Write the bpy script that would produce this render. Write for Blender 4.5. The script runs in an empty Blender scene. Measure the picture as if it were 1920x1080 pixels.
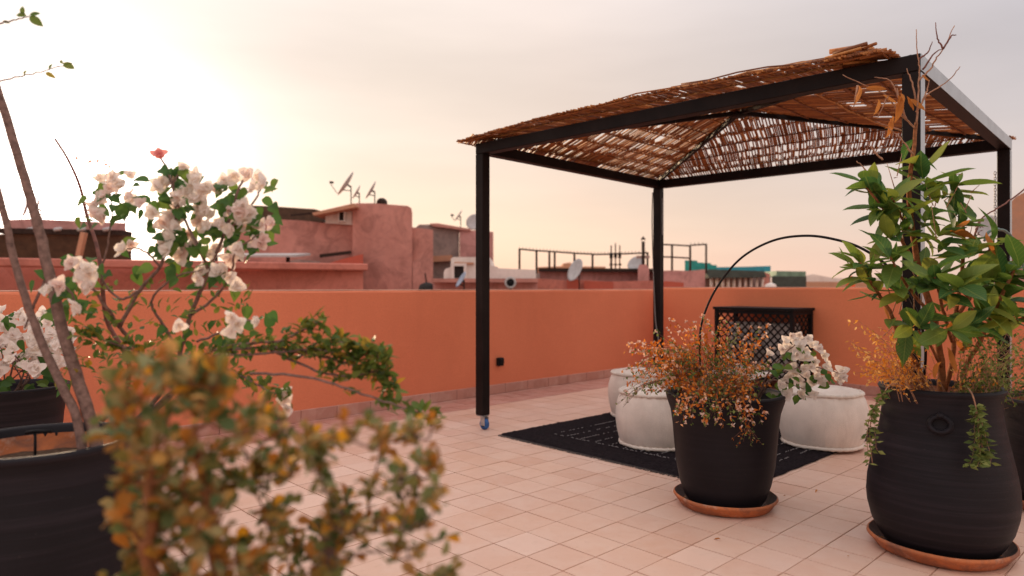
import bpy, math, random
from mathutils import Vector, Matrix, noise
R = math.radians
random.seed(7)
scene = bpy.context.scene
col = scene.collection

# ---------------------------------------------------------------- camera
F = 1294.0; HZ = 540.0; H = 1.1           # focal length in photo pixels, horizon row, eye height
cam_d = bpy.data.cameras.new('camera'); cam = bpy.data.objects.new('camera', cam_d); col.objects.link(cam)
cam.location = (0, 0, H); cam.rotation_euler = (R(90), 0, 0)
cam_d.sensor_width = 36; cam_d.lens = 36 * F / 1920; cam_d.clip_start = 0.05; cam_d.clip_end = 2000
cam_d.dof.use_dof = True; cam_d.dof.focus_distance = 3.35; cam_d.dof.aperture_fstop = 1.85
scene.camera = cam

# ---------------------------------------------------------------- light
SUN_AZ, SUN_EL = R(-33), R(6.5)            # azimuth from +Y towards +X
SUN = Vector((math.sin(SUN_AZ) * math.cos(SUN_EL), math.cos(SUN_AZ) * math.cos(SUN_EL), math.sin(SUN_EL)))
world = bpy.data.worlds.new('World'); scene.world = world; world.use_nodes = True
wt = world.node_tree; wt.nodes.clear()
def wn(t, **k):
    n = wt.nodes.new(t)
    for a, b in k.items(): setattr(n, a, b)
    return n
def wl(a, b): wt.links.new(a, b)
def wmath(op, a, b=None, clamp=False):
    n = wn('ShaderNodeMath', operation=op, use_clamp=clamp)
    for i, v in enumerate((a, b)):
        if v is None: continue
        if isinstance(v, (int, float)): n.inputs[i].default_value = v
        else: wl(v, n.inputs[i])
    return n.outputs[0]
def wmix(fac, a, b, mode='MIX'):
    n = wn('ShaderNodeMix', data_type='RGBA', blend_type=mode)
    if isinstance(fac, (int, float)): n.inputs[0].default_value = fac
    else: wl(fac, n.inputs[0])
    for i, v in ((6, a), (7, b)):
        if isinstance(v, tuple): n.inputs[i].default_value = (*v, 1)
        else: wl(v, n.inputs[i])
    return n.outputs[2]
def wramp(fac, stops):
    n = wn('ShaderNodeValToRGB'); wl(fac, n.inputs[0]); e = n.color_ramp.elements
    while len(e) < len(stops): e.new(0.5)
    for k, (p, c) in enumerate(stops): e[k].position = p; e[k].color = (*c, 1)
    return n.outputs[0]
sky = wn('ShaderNodeTexSky', sky_type='NISHITA', sun_disc=False, sun_elevation=R(5), sun_rotation=SUN_AZ,
         altitude=450, air_density=1.2, dust_density=3.0, ozone_density=1.0)
tc = wn('ShaderNodeTexCoord')
nrm = wn('ShaderNodeVectorMath', operation='NORMALIZE'); wl(tc.outputs['Generated'], nrm.inputs[0])
dot = wn('ShaderNodeVectorMath', operation='DOT_PRODUCT'); wl(nrm.outputs[0], dot.inputs[0]); dot.inputs[1].default_value = SUN
theta = wmath('MULTIPLY', wmath('ARCCOSINE', wmath('MINIMUM', wmath('MAXIMUM', dot.outputs['Value'], -1), 1)), 1 / math.pi)
sep = wn('ShaderNodeSeparateXYZ'); wl(nrm.outputs[0], sep.inputs[0])
elev = wmath('ABSOLUTE', wmath('MULTIPLY', wmath('ARCSINE', sep.outputs[2]), 2 / math.pi))
d = 1 / 180
veil = wramp(theta, [(0, (.84, .79, .75)), (14 * d, (.76, .695, .64)), (26 * d, (.74, .665, .60)), (38 * d, (.69, .61, .56)), (55 * d, (.575, .535, .53)),
                     (75 * d, (.485, .485, .535)), (110 * d, (.60, .585, .585)), (1, (.76, .68, .64))])  # rear stops raised as added fill for surfaces facing the camera
hor = wramp(elev, [(0, (1.0, .70, .54)), (5 / 90, (1.0, .83, .69)), (12 / 90, (.99, .91, .85)), (22 / 90, (.96, .93, .93)), (45 / 90, (1, .97, .95)), (1, (1, .97, .94))])
veil = wmix(1.0, veil, hor, 'MULTIPLY')
# the band above the horizon stays brighter than the sky over it
# zenith above the view is brightened as added fill for the shaded terrace
zen = wmath('ADD', 1.0, wmath('MULTIPLY', 2.3, wmath('MAXIMUM', wmath('SUBTRACT', elev, .20), 0)))
lift = wmath('ADD', wmath('MULTIPLY', 1.04, zen), wmath('MULTIPLY', 0.40, wmath('EXPONENT', wmath('MULTIPLY', elev, -90 / 8.0))))
# thin streaky cloud
mp = wn('ShaderNodeMapping'); mp.inputs['Scale'].default_value = (1.0, 1.0, 5.5); mp.inputs['Rotation'].default_value = (R(6), R(-9), 0)
wl(nrm.outputs[0], mp.inputs[0])
nz = wn('ShaderNodeTexNoise'); nz.inputs['Scale'].default_value = 1.6; nz.inputs['Detail'].default_value = 5; nz.inputs['Roughness'].default_value = .5
wl(mp.outputs[0], nz.inputs['Vector'])
cl = wmath('ADD', .78, wmath('MULTIPLY', nz.outputs[0], .44))
glow = wmath('MULTIPLY', 8.0, wmath('EXPONENT', wmath('MULTIPLY', theta, -180 / 3.8)))
gcol = wmix(1.0, (1.0, .91, .86), glow, 'MULTIPLY')
sc_ = wn('ShaderNodeVectorMath', operation='SCALE'); wl(veil, sc_.inputs[0]); wl(wmath('MULTIPLY', lift, cl), sc_.inputs['Scale'])
tot = wmix(1.0, sc_.outputs[0], gcol, 'ADD')
nish = wn('ShaderNodeVectorMath', operation='SCALE'); wl(sky.outputs[0], nish.inputs[0]); nish.inputs['Scale'].default_value = 0.008
tot = wmix(1.0, tot, nish.outputs[0], 'ADD')
bg = wn('ShaderNodeBackground'); wl(tot, bg.inputs[0]); bg.inputs[1].default_value = 1.0
wo = wn('ShaderNodeOutputWorld'); wl(bg.outputs[0], wo.inputs[0])

sun_d = bpy.data.lights.new('sun', 'SUN'); sun_d.energy = 3.8; sun_d.angle = R(6); sun_d.color = (1, .70, .42)
sun_o = bpy.data.objects.new('sun', sun_d); col.objects.link(sun_o)
sun_o.rotation_euler = SUN.to_track_quat('Z', 'Y').to_euler(); sun_o.location = (-6, 8, 8)

vs = scene.view_settings
vs.view_transform = 'Standard'; vs.look = 'None'; vs.gamma = 1; vs.use_curve_mapping = False; vs.exposure = 0.18
scene.render.engine = 'CYCLES'
cy = scene.cycles
cy.use_denoising = True; cy.max_bounces = 8; cy.diffuse_bounces = 4; cy.transparent_max_bounces = 8
cy.sample_clamp_indirect = 6.0

# ---------------------------------------------------------------- helpers
def P(px, py, D): return Vector(((px - 960) / F * D, D, H - (py - HZ) / F * D))
def G(px, py, z=0.0): return P(px, py, (H - z) * F / (py - HZ))
def rnd(a, b): return random.uniform(a, b)
ORIG = {}
def empty(name, loc, label=None, cat=None, group=None):
    o = bpy.data.objects.new(name, None); col.objects.link(o); o.location = loc; o.empty_display_size = .1
    ORIG[o] = Vector(loc); tag(o, label, cat, group); return o
def tag(o, label=None, cat=None, group=None, kind=None):
    for k, v in (('label', label), ('category', cat), ('group', group), ('kind', kind)):
        if v: o[k] = v
    return o
def catmull(pts, n=6):
    if len(pts) < 3: return [Vector(p) for p in pts]
    q = [pts[0] * 2 - pts[1]] + list(pts) + [pts[-1] * 2 - pts[-2]]
    out = []
    for i in range(1, len(q) - 2):
        a, b, c, e = q[i - 1:i + 3]
        for k in range(n):
            t = k / n
            out.append(.5 * ((2 * b) + (c - a) * t + (2 * a - 5 * b + 4 * c - e) * t * t + (3 * b - a - 3 * c + e) * t ** 3))
    out.append(Vector(pts[-1])); return out
class MB:
    def __init__(s): s.v = []; s.f = []; s.m = []; s.smooth = []
    def add(s, v, f, mi=0, smooth=False):
        n = len(s.v); s.v += [Vector(p) for p in v]
        s.f += [tuple(i + n for i in q) for q in f]; s.m += [mi] * len(f); s.smooth += [smooth] * len(f)
    def box(s, c, size, ax=None, mi=0, bevel=0):
        X, Y, Z = ax if ax else (Vector((1, 0, 0)), Vector((0, 1, 0)), Vector((0, 0, 1)))
        c = Vector(c); hx, hy, hz = [k / 2 for k in size]
        if bevel <= 0:
            v = [c + X * (sx * hx) + Y * (sy * hy) + Z * (sz * hz) for sz in (-1, 1) for sy in (-1, 1) for sx in (-1, 1)]
            s.add(v, [(0, 2, 3, 1), (4, 5, 7, 6), (0, 1, 5, 4), (2, 6, 7, 3), (0, 4, 6, 2), (1, 3, 7, 5)], mi)
        else:
            b = bevel; v = []; idx = {}
            for sx in (-1, 1):
                for sy in (-1, 1):
                    for sz in (-1, 1):
                        for k in range(3):
                            o = [hx - b, hy - b, hz - b]; o[k] += b
                            idx[(sx, sy, sz, k)] = len(v)
                            v.append(c + X * (sx * o[0]) + Y * (sy * o[1]) + Z * (sz * o[2]))
            f = []
            def face(l): f.append(tuple(idx[i] for i in l))
            for q in (-1, 1):
                face([(q, -1, -1, 0), (q, 1, -1, 0), (q, 1, 1, 0), (q, -1, 1, 0)])
                face([(-1, q, -1, 1), (1, q, -1, 1), (1, q, 1, 1), (-1, q, 1, 1)])
                face([(-1, -1, q, 2), (1, -1, q, 2), (1, 1, q, 2), (-1, 1, q, 2)])
            for a in (-1, 1):
                for e in (-1, 1):
                    face([(a, e, -1, 0), (a, e, 1, 0), (a, e, 1, 1), (a, e, -1, 1)])
                    face([(a, -1, e, 0), (a, 1, e, 0), (a, 1, e, 2), (a, -1, e, 2)])
                    face([(-1, a, e, 1), (1, a, e, 1), (1, a, e, 2), (-1, a, e, 2)])
                    for g in (-1, 1): face([(a, e, g, 0), (a, e, g, 1), (a, e, g, 2)])
            s.add(v, f, mi)
        return s
    def bar(s, a, b, w, h=None, up=Vector((0, 0, 1)), mi=0, bevel=0):
        a = Vector(a); b = Vector(b); h = h or w; Y = (b - a); L = Y.length; Y.normalize()
        X = Y.cross(up)
        if X.length < 1e-4: X = Y.cross(Vector((1, 0, 0)))
        X.normalize(); Z = X.cross(Y)
        return s.box((a + b) / 2, (w, L, h), (X, Y, Z), mi, bevel)
    def tube(s, pts, r, n=6, mi=0, cap=True, smooth=True):
        pts = [Vector(p) for p in pts]; k = len(pts)
        rr = r if isinstance(r, (list, tuple)) else [r] * k
        if len(rr) == 2 and k != 2: rr = [rr[0] + (rr[1] - rr[0]) * i / (k - 1) for i in range(k)]
        v = []; ref = None
        for i, p in enumerate(pts):
            t = (pts[min(i + 1, k - 1)] - pts[max(i - 1, 0)])
            if t.length < 1e-9: t = Vector((0, 0, 1))
            t.normalize()
            if ref is None:
                ref = t.orthogonal().normalized()
            ref = (ref - t * ref.dot(t))
            if ref.length < 1e-6: ref = t.orthogonal()
            ref.normalize(); bi = t.cross(ref)
            for j in range(n):
                a = 2 * math.pi * j / n
                v.append(p + (ref * math.cos(a) + bi * math.sin(a)) * rr[i])
        f = [(i * n + j, i * n + (j + 1) % n, (i + 1) * n + (j + 1) % n, (i + 1) * n + j) for i in range(k - 1) for j in range(n)]
        if cap: f += [tuple(range(n - 1, -1, -1)), tuple((k - 1) * n + j for j in range(n))]
        s.add(v, f, mi, smooth); return s
    def lathe(s, prof, c, n=56, mi=0, warp=0.0, fn=None, ax=None):
        c = Vector(c); v = []; X, Y, Z = ax if ax else (Vector((1, 0, 0)), Vector((0, 1, 0)), Vector((0, 0, 1)))
        for (r, z) in prof:
            for j in range(n):
                a = 2 * math.pi * j / n; rr = r
                if warp: rr *= 1 + warp * noise.noise(Vector((math.cos(a) * 1.3 + c.x * 7, math.sin(a) * 1.3, z * 3)))
                zz = z
                if fn: rr, zz = fn(a, rr, zz)
                v.append(c + X * (rr * math.cos(a)) + Y * (rr * math.sin(a)) + Z * zz)
        f = [(i * n + j, i * n + (j + 1) % n, (i + 1) * n + (j + 1) % n, (i + 1) * n + j) for i in range(len(prof) - 1) for j in range(n)]
        s.add(v, f, mi, True); return s
    def prism(s, poly, off, mi=0):
        n = len(poly); v = list(poly) + [p + off for p in poly]
        s.add(v, [tuple(range(n)), tuple(range(2 * n - 1, n - 1, -1))] + [(i, n + i, n + (i + 1) % n, (i + 1) % n) for i in range(n)], mi); return s
    def mesh(s, name, mats, org=Vector((0, 0, 0))):
        me = bpy.data.meshes.new(name)
        me.from_pydata([tuple(p - org) for p in s.v], [], s.f)
        for m in (mats if isinstance(mats, (list, tuple)) else [mats]): me.materials.append(m)
        me.polygons.foreach_set('material_index', s.m); me.polygons.foreach_set('use_smooth', s.smooth)
        me.update(); return me
    def build(s, name, mats, parent=None, origin=None, recalc=True, **tags):
        org = ORIG[parent] if parent else Vector(origin) if origin is not None else Vector((0, 0, 0))
        me = s.mesh(name, mats, org)
        if recalc:
            import bmesh
            bm = bmesh.new(); bm.from_mesh(me); bmesh.ops.recalc_face_normals(bm, faces=bm.faces); bm.to_mesh(me); bm.free()
        o = bpy.data.objects.new(name, me); col.objects.link(o)
        if parent: o.parent = parent
        else: o.location = org
        ORIG[o] = org; tag(o, **tags); return o
def basis(y, z=None):
    y = y.normalized(); z = z if z is not None else Vector((rnd(-1, 1), rnd(-1, 1), rnd(-1, 1)))
    x = y.cross(z)
    if x.length < 1e-4: x = y.orthogonal()
    x.normalize(); z = x.cross(y)
    return Matrix((x, y, z)).transposed()
def inst(name, me, parent, p, rot3, sc):
    o = bpy.data.objects.new(name, me); col.objects.link(o); o.parent = parent
    s3 = Matrix.Diagonal(sc if isinstance(sc, Vector) else Vector((sc, sc, sc)))
    o.matrix_basis = Matrix.Translation(p - ORIG[parent]) @ (rot3 @ s3).to_4x4(); return o

# ---------------------------------------------------------------- materials
class NT:
    def __init__(s, name):
        s.m = bpy.data.materials.new(name); s.m.use_nodes = True; s.t = s.m.node_tree
        s.b = s.t.nodes['Principled BSDF']; s.o = s.t.nodes['Material Output']
    def n(s, t, **k):
        x = s.t.nodes.new(t)
        for a, b in k.items(): setattr(x, a, b)
        return x
    def l(s, a, b): s.t.links.new(a, b)
    def mix(s, f, a, b, mode='MIX'):
        n = s.n('ShaderNodeMix', data_type='RGBA', blend_type=mode)
        if isinstance(f, (int, float)): n.inputs[0].default_value = f
        else: s.l(f, n.inputs[0])
        for i, v in ((6, a), (7, b)):
            if isinstance(v, tuple): n.inputs[i].default_value = (*v, 1)
            else: s.l(v, n.inputs[i])
        return n.outputs[2]
    def noise(s, scale, detail=4, vec=None, rough=.55, dist=0):
        n = s.n('ShaderNodeTexNoise'); n.inputs['Scale'].default_value = scale; n.inputs['Detail'].default_value = detail
        n.inputs['Roughness'].default_value = rough; n.inputs['Distortion'].default_value = dist
        if vec is not None: s.l(vec, n.inputs['Vector'])
        return n.outputs[0]
    def pos(s, scale=(1, 1, 1), rotz=0):
        g = s.n('ShaderNodeNewGeometry'); m = s.n('ShaderNodeMapping'); m.inputs['Scale'].default_value = scale; m.inputs['Rotation'].default_value = (0, 0, rotz)
        s.l(g.outputs['Position'], m.inputs[0]); return m.outputs[0]
    def ramp(s, fac, stops, interp='LINEAR'):
        n = s.n('ShaderNodeValToRGB'); s.l(fac, n.inputs[0]); e = n.color_ramp.elements; n.color_ramp.interpolation = interp
        while len(e) < len(stops): e.new(.5)
        for k, (p, c) in enumerate(stops): e[k].position = p; e[k].color = (*c, 1) if isinstance(c, tuple) else (c, c, c, 1)
        return n.outputs[0]
    def bump(s, h, strength=.3, dist=.01):
        n = s.n('ShaderNodeBump'); n.inputs['Strength'].default_value = strength; n.inputs['Distance'].default_value = dist
        s.l(h, n.inputs['Height']); s.l(n.outputs[0], s.b.inputs['Normal']); return n.outputs[0]
    def color(s, c):
        if isinstance(c, tuple): s.b.inputs['Base Color'].default_value = (*c, 1)
        else: s.l(c, s.b.inputs['Base Color'])
    def rough(s, v):
        if isinstance(v, (int, float)): s.b.inputs['Roughness'].default_value = v
        else: s.l(v, s.b.inputs['Roughness'])
def dk(c, k): return tuple(x * k for x in c)
def plaster(name, c, c2=None, fine=90, big=.9, bstr=.35, rough=.9, old=False):
    m = NT(name); p = m.pos()
    c2 = c2 or dk(c, .72)
    a = m.ramp(m.noise(big, 6, p), [(.3, c2), (.62, c)])
    st = m.noise(3.2, 5, m.pos((1, 1, .22)))
    a = m.mix(m.ramp(st, [(.55, 0.), (.8, .28)]), a, dk(c2, .75))
    a = m.mix(m.ramp(m.noise(big * 2.6, 7, p, .7, .8), [(.52, 0.), (.70, .30)]), a, dk(c, 1.16))
    a = m.mix(.35, a, m.ramp(m.noise(fine, 3, p), [(.3, dk(c, .8)), (.7, dk(c, 1.12))]))
    if old:
        a = m.mix(m.ramp(m.noise(1.7, 8, p, .72, 1.2), [(.47, 0.), (.62, .55)]), a, dk(c2, .62))
        a = m.mix(m.ramp(m.noise(.8, 8, m.pos((1.2, 1.2, 1), .5), .7, .7), [(.52, 0.), (.66, .5)]), a, dk(c, 1.22))
    m.color(a); m.rough(rough)
    h = m.mix(.5, m.noise(fine, 4, m.pos((.6, .6, 1.3))), m.noise(11, 4, m.pos((.5, .5, 1.4)), .6, .5)); m.bump(h, bstr, .010); return m.m
def simple(name, c, rough=.6, var=.2, scale=20, metal=0, bump=0, spec=None):
    m = NT(name); p = m.pos()
    m.color(m.ramp(m.noise(scale, 4, p), [(.3, dk(c, 1 - var)), (.7, dk(c, 1 + var))])); m.rough(rough); m.b.inputs['Metallic'].default_value = metal
    if spec is not None: m.b.inputs['Specular IOR Level'].default_value = spec
    if bump: m.bump(m.noise(scale * 2, 3, p), bump, .004)
    return m.m
def leafmat(name, stops, trans=.35, rough=.5, island=False, spec=.2, veins=False):
    m = NT(name)
    if island: r = m.n('ShaderNodeNewGeometry').outputs['Random Per Island']
    else: r = m.n('ShaderNodeObjectInfo').outputs['Random']
    c = m.ramp(r, stops)
    if veins:
        tc = m.n('ShaderNodeTexCoord'); sp = m.n('ShaderNodeSeparateXYZ'); m.l(tc.outputs['Object'], sp.inputs[0])
        ab = m.n('ShaderNodeMath', operation='ABSOLUTE'); m.l(sp.outputs[0], ab.inputs[0])
        rib = m.ramp(ab.outputs[0], [(0.0, .55), (.014, 0.)])
        # side veins run forward from the midrib
        su = m.n('ShaderNodeMath', operation='SUBTRACT'); m.l(sp.outputs[1], su.inputs[0]); m.l(ab.outputs[0], su.inputs[1])
        w = m.n('ShaderNodeMath', operation='PINGPONG'); m.l(su.outputs[0], w.inputs[0]); w.inputs[1].default_value = .05
        v2 = m.ramp(w.outputs[0], [(0.0, .22), (.012, 0.)])
        mx = m.n('ShaderNodeMath', operation='MAXIMUM'); m.l(rib, mx.inputs[0]); m.l(v2, mx.inputs[1])
        c = m.mix(mx.outputs[0], c, (.30, .36, .10))
        c = m.mix(m.ramp(m.noise(3.5, 3, tc.outputs['Object']), [(.58, 0.), (.75, .35)]), c, (.20, .14, .03))
    m.color(c); m.rough(rough); m.b.inputs['Specular IOR Level'].default_value = spec
    if trans:
        t = m.n('ShaderNodeBsdfTranslucent'); mx = m.n('ShaderNodeMixShader'); mx.inputs[0].default_value = trans
        br = m.mix(1.0, c, (1.7, 1.5, .9), 'MULTIPLY') if veins else c
        m.l(br, t.inputs[0]); m.l(m.b.outputs[0], mx.inputs[1]); m.l(t.outputs[0], mx.inputs[2]); m.l(mx.outputs[0], m.o.inputs[0])
    return m.m
M = {}
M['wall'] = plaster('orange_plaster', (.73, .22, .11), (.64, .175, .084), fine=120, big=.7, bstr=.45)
M['wall_r'] = plaster('orange_plaster_lit', (.77, .24, .112), (.68, .19, .09), fine=120, big=.7, bstr=.45)  # same plaster, with this wall's stronger light put into its colour
ANG_A = R(46.2)                            # bearing of the tile rows
def tilemat(name, cols, grime):
    m = NT(name)
    p = m.pos((5, 5, 0), ANG_A)             # 0.2 m tiles in the floor's own frame
    fl = m.n('ShaderNodeVectorMath', operation='FLOOR'); m.l(p, fl.inputs[0])
    wnz = m.n('ShaderNodeTexWhiteNoise', noise_dimensions='2D'); m.l(fl.outputs[0], wnz.inputs['Vector'])
    c = m.ramp(wnz.outputs['Value'], cols)
    wp = m.pos()
    c = m.mix(m.ramp(m.noise(1.3, 6, wp, .6), [(.38, 0.), (.7, .45)]), c, grime)
    c = m.mix(m.ramp(m.noise(7, 6, wp, .65, .6), [(.45, 0.), (.72, .30)]), c, (.72, .55, .46))
    c = m.mix(m.ramp(m.noise(24, 5, wp, .7), [(.55, 0.), (.8, .28)]), c, (.40, .22, .15))
    m.color(c); m.rough(m.ramp(m.noise(9, 4, wp), [(.3, .42), (.75, .68)])); m.b.inputs['Specular IOR Level'].default_value = .4
    m.bump(m.noise(40, 4, wp), .12, .003); return m.m
M['tile'] = tilemat('terracotta_tile', [(0, (.60, .345, .245)), (.35, (.68, .43, .32)), (.7, (.64, .385, .28)), (1, (.72, .48, .375))], (.64, .44, .37))
M['tile_red'] = tilemat('red_border_tile', [(0, (.45, .20, .15)), (.5, (.50, .235, .18)), (1, (.54, .27, .21))], (.42, .22, .18))
def groutmat():
    m = NT('grout'); m.color(m.ramp(m.noise(2.1, 5, m.pos()), [(.34, (.14, .08, .06)), (.46, (.34, .21, .16)), (.54, (.56, .37, .285))])); m.rough(.95); return m.m
M['grout'] = groutmat()
M['metal'] = simple('dark_brown_metal', (.012, .0075, .007), .5, .3, 8, 0, .05, .14)
M['zinc'] = simple('zinc', (.45, .45, .46), .45, .25, 40, .7)
M['blue'] = simple('blue_rubber', (.02, .10, .30), .45, .3, 40)
M['black'] = simple('black_plastic', (.010, .009, .010), .5, .2, 20, 0, 0, .12)
def potmat(name, rs_):
    m = NT(name); p = m.pos()
    n1 = m.noise(3, 5, p); rings = m.noise(1.6, 6, m.pos((.7, .7, 26)), .65)
    c = m.ramp(n1, [(.3, (.008, .0062, .008)), (.7, (.014, .011, .0145))])
    c = m.mix(m.ramp(rings, [(.48, 0.), (.70, .7 * rs_)]), c, (.030, .022, .028))
    c = m.mix(m.ramp(m.noise(60, 3, p), [(.70, 0.), (.78, .5)]), c, (.07, .055, .05))
    m.color(c); m.rough(m.ramp(n1, [(.3, .45), (.7, .62)])); m.b.inputs['Specular IOR Level'].default_value = .17
    m.bump(rings, .35 * rs_, .006); return m.m
M['pot'] = potmat('black_painted_pot', 1.0); M['pot_s'] = potmat('smooth_black_pot', .3)
def terramat(name, c, dark):
    m = NT(name); p = m.pos()
    a = m.ramp(m.noise(9, 6, p, .65), [(.3, dk(c, .62)), (.6, c)])
    a = m.mix(m.ramp(m.noise(6, 7, p, .7, .8), [(.44, 0.), (.62, .85)]), a, dark)
    a = m.mix(m.ramp(m.noise(19, 6, p, .7), [(.56, 0.), (.7, .55)]), a, (.55, .36, .27))
    m.color(a); m.rough(.8); m.bump(m.noise(60, 4, p), .3, .004); return m.m
M['terra'] = terramat('terracotta', (.54, .155, .05), (.17, .075, .05))
M['terra_in'] = terramat('stained_terracotta', (.20, .11, .085), (.07, .055, .05))
M['soil'] = simple('potting_soil', (.075, .045, .03), .95, .5, 60, 0, .8, .05)
def fabric(name, c):
    m = NT(name); p = m.pos()
    a = m.ramp(m.noise(5, 5, p), [(.3, dk(c, .80)), (.65, c)])
    a = m.mix(m.ramp(m.noise(3.0, 4, m.pos((3, 3, .7))), [(.5, 0.), (.75, .28)]), a, (.46, .33, .26))
    m.color(a); m.rough(.95); m.b.inputs['Sheen Weight'].default_value = .15
    m.bump(m.mix(.7, m.noise(220, 2, p), m.noise(7, 5, m.pos((1.6, 1.6, .5)), .6, 1.2)), .55, .012); return m.m
M['pouf'] = fabric('undyed_cotton', (.80, .68, .60))
M['piping'] = fabric('cotton_piping', (.80, .69, .60))
M['rug'] = simple('charcoal_wool', (.018, .0135, .0155), .95, .65, 90, 0, .9, .03)
M['thread'] = simple('white_wool', (.30, .27, .27), .95, .3, 90)
M['fringe'] = simple('grey_backing', (.10, .08, .075), .95, .4, 90)
def reedmat():
    m = NT('dry_reed'); g = m.n('ShaderNodeNewGeometry')
    c = m.ramp(g.outputs['Random Per Island'], [(0, (.18, .056, .016)), (.5, (.34, .110, .026)), (.85, (.50, .18, .042)), (1, (.62, .28, .08))])
    c = m.mix(m.ramp(m.noise(26, 4, m.pos()), [(.5, 0.), (.7, .6)]), c, (.13, .045, .02))
    m.color(c); m.rough(.6)
    t = m.n('ShaderNodeBsdfTranslucent'); mx = m.n('ShaderNodeMixShader'); mx.inputs[0].default_value = .06
    m.l(c, t.inputs[0]); m.l(m.b.outputs[0], mx.inputs[1]); m.l(t.outputs[0], mx.inputs[2]); m.l(mx.outputs[0], m.o.inputs[0]); return m.m
M['reed'] = reedmat()
M['pink'] = plaster('old_pink_plaster', (.56, .25, .20), (.40, .155, .12), fine=7, big=1.1, bstr=.5, old=True)
M['pink_b'] = plaster('parapet_pink_plaster', (.56, .19, .14), (.46, .145, .10), fine=20, big=.6, bstr=.3, old=True)
M['pink_c'] = plaster('pale_pink_plaster', (.60, .29, .26), (.48, .21, .18), fine=16, big=.6, bstr=.3, old=True)
M['greyw'] = plaster('grey_render', (.34, .24, .21), (.21, .155, .14), fine=10, big=.5, bstr=.4, old=True)
M['cream'] = plaster('cream_plaster', (.74, .66, .60), (.56, .46, .42), fine=14, big=.8, bstr=.2)
M['slab'] = plaster('ochre_slab', (.55, .27, .16), (.40, .19, .12), fine=14, big=.8, bstr=.2)
M['redp'] = plaster('red_plaster', (.50, .10, .06), (.38, .09, .06), fine=14, big=.8, bstr=.2)
M['darkin'] = simple('dark_opening', (.020, .014, .012), .9)
M['shade'] = simple('brown_shade_cloth', (.075, .04, .022), .9, .3, 6)
M['teal'] = simple('teal_sheet', (.015, .26, .22), .6, .25, 3)
M['bluet'] = simple('turquoise_sheet', (.02, .27, .34), .6, .25, 3)
M['dkgreen'] = simple('dark_green_roof', (.045, .06, .05), .7, .3, 5)
M['greenish'] = simple('pale_green_sheet', (.16, .27, .19), .7, .3, 5)
M['dish'] = simple('pale_dish', (.42, .39, .38), .55, .15, 12)
M['iron'] = simple('rusty_iron', (.035, .020, .015), .7, .4, 20, 0, 0, .15)
M['ground'] = simple('dusty_ground', (.28, .17, .12), .95, .3, .3)
M['bark'] = simple('grey_brown_bark', (.20, .125, .105), .85, .4, 60, 0, .6, .1)
M['bark_o'] = simple('warm_brown_bark', (.25, .10, .045), .8, .4, 60, 0, .6, .1)
M['twig'] = simple('red_brown_twig', (.16, .055, .04), .8, .4, 60)
M['dtwig'] = simple('dry_twig', (.34, .17, .10), .8, .35, 60)
M['hose'] = simple('dark_hose', (.014, .011, .011), .5, .2, 20, 0, 0, .15)
M['ghose'] = simple('grey_green_hose', (.10, .15, .13), .5, .2, 20)
M['cable'] = simple('grey_cable', (.20, .18, .18), .6, .1, 20)
L = {}
L['broad'] = leafmat('broad_leaf', [(0, (.035, .105, .038)), (.4, (.075, .155, .038)), (.75, (.135, .21, .045)), (1, (.25, .28, .06))], .42, .42, veins=True)
L['dry'] = leafmat('dry_leaf', [(0, (.45, .16, .035)), (1, (.62, .26, .07))], .45, .7)
L['fg'] = leafmat('obovate_leaf', [(0, (.08, .11, .035)), (.25, (.15, .18, .06)), (.40, (.21, .17, .04)), (.52, (.34, .14, .025)), (.64, (.50, .185, .03)), (.76, (.22, .26, .13)), (.92, (.50, .28, .09)), (1, (.80, .38, .02))], .35, .5)
L['boug'] = leafmat('bougainvillea_leaf', [(0, (.045, .11, .028)), (.5, (.08, .17, .035)), (1, (.15, .23, .04))], .45, .45)
L['small'] = leafmat('small_green_leaf', [(0, (.07, .12, .025)), (.5, (.12, .17, .035)), (.85, (.20, .21, .04)), (1, (.44, .24, .03))], .4, .45)
L['bract'] = leafmat('white_bract', [(0, (.82, .72, .67)), (.6, (.87, .79, .73)), (1, (.88, .81, .74))], .5, .75, spec=.15)
L['bractp'] = leafmat('blush_bract', [(0, (.86, .66, .60)), (.35, (.88, .78, .72)), (1, (.90, .82, .75))], .58, .75, spec=.15)
L['rose'] = leafmat('rose_bract', [(0, (.78, .30, .28)), (1, (.80, .34, .30))], .4, .7, spec=.15)
L['pod'] = leafmat('orange_pod', [(0, (.42, .10, .012)), (.4, (.68, .20, .025)), (.75, (.78, .29, .045)), (.9, (.82, .44, .22)), (1, (.84, .62, .48))], .5, .6, island=True)
L['podl'] = leafmat('amber_pod', [(0, (.74, .27, .035)), (.6, (.84, .42, .09)), (1, (.86, .56, .22))], .55, .6, island=True)
L['sprig'] = leafmat('green_sprig', [(0, (.07, .105, .025)), (.5, (.15, .19, .045)), (1, (.28, .30, .09))], .4, .5, island=True)

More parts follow.
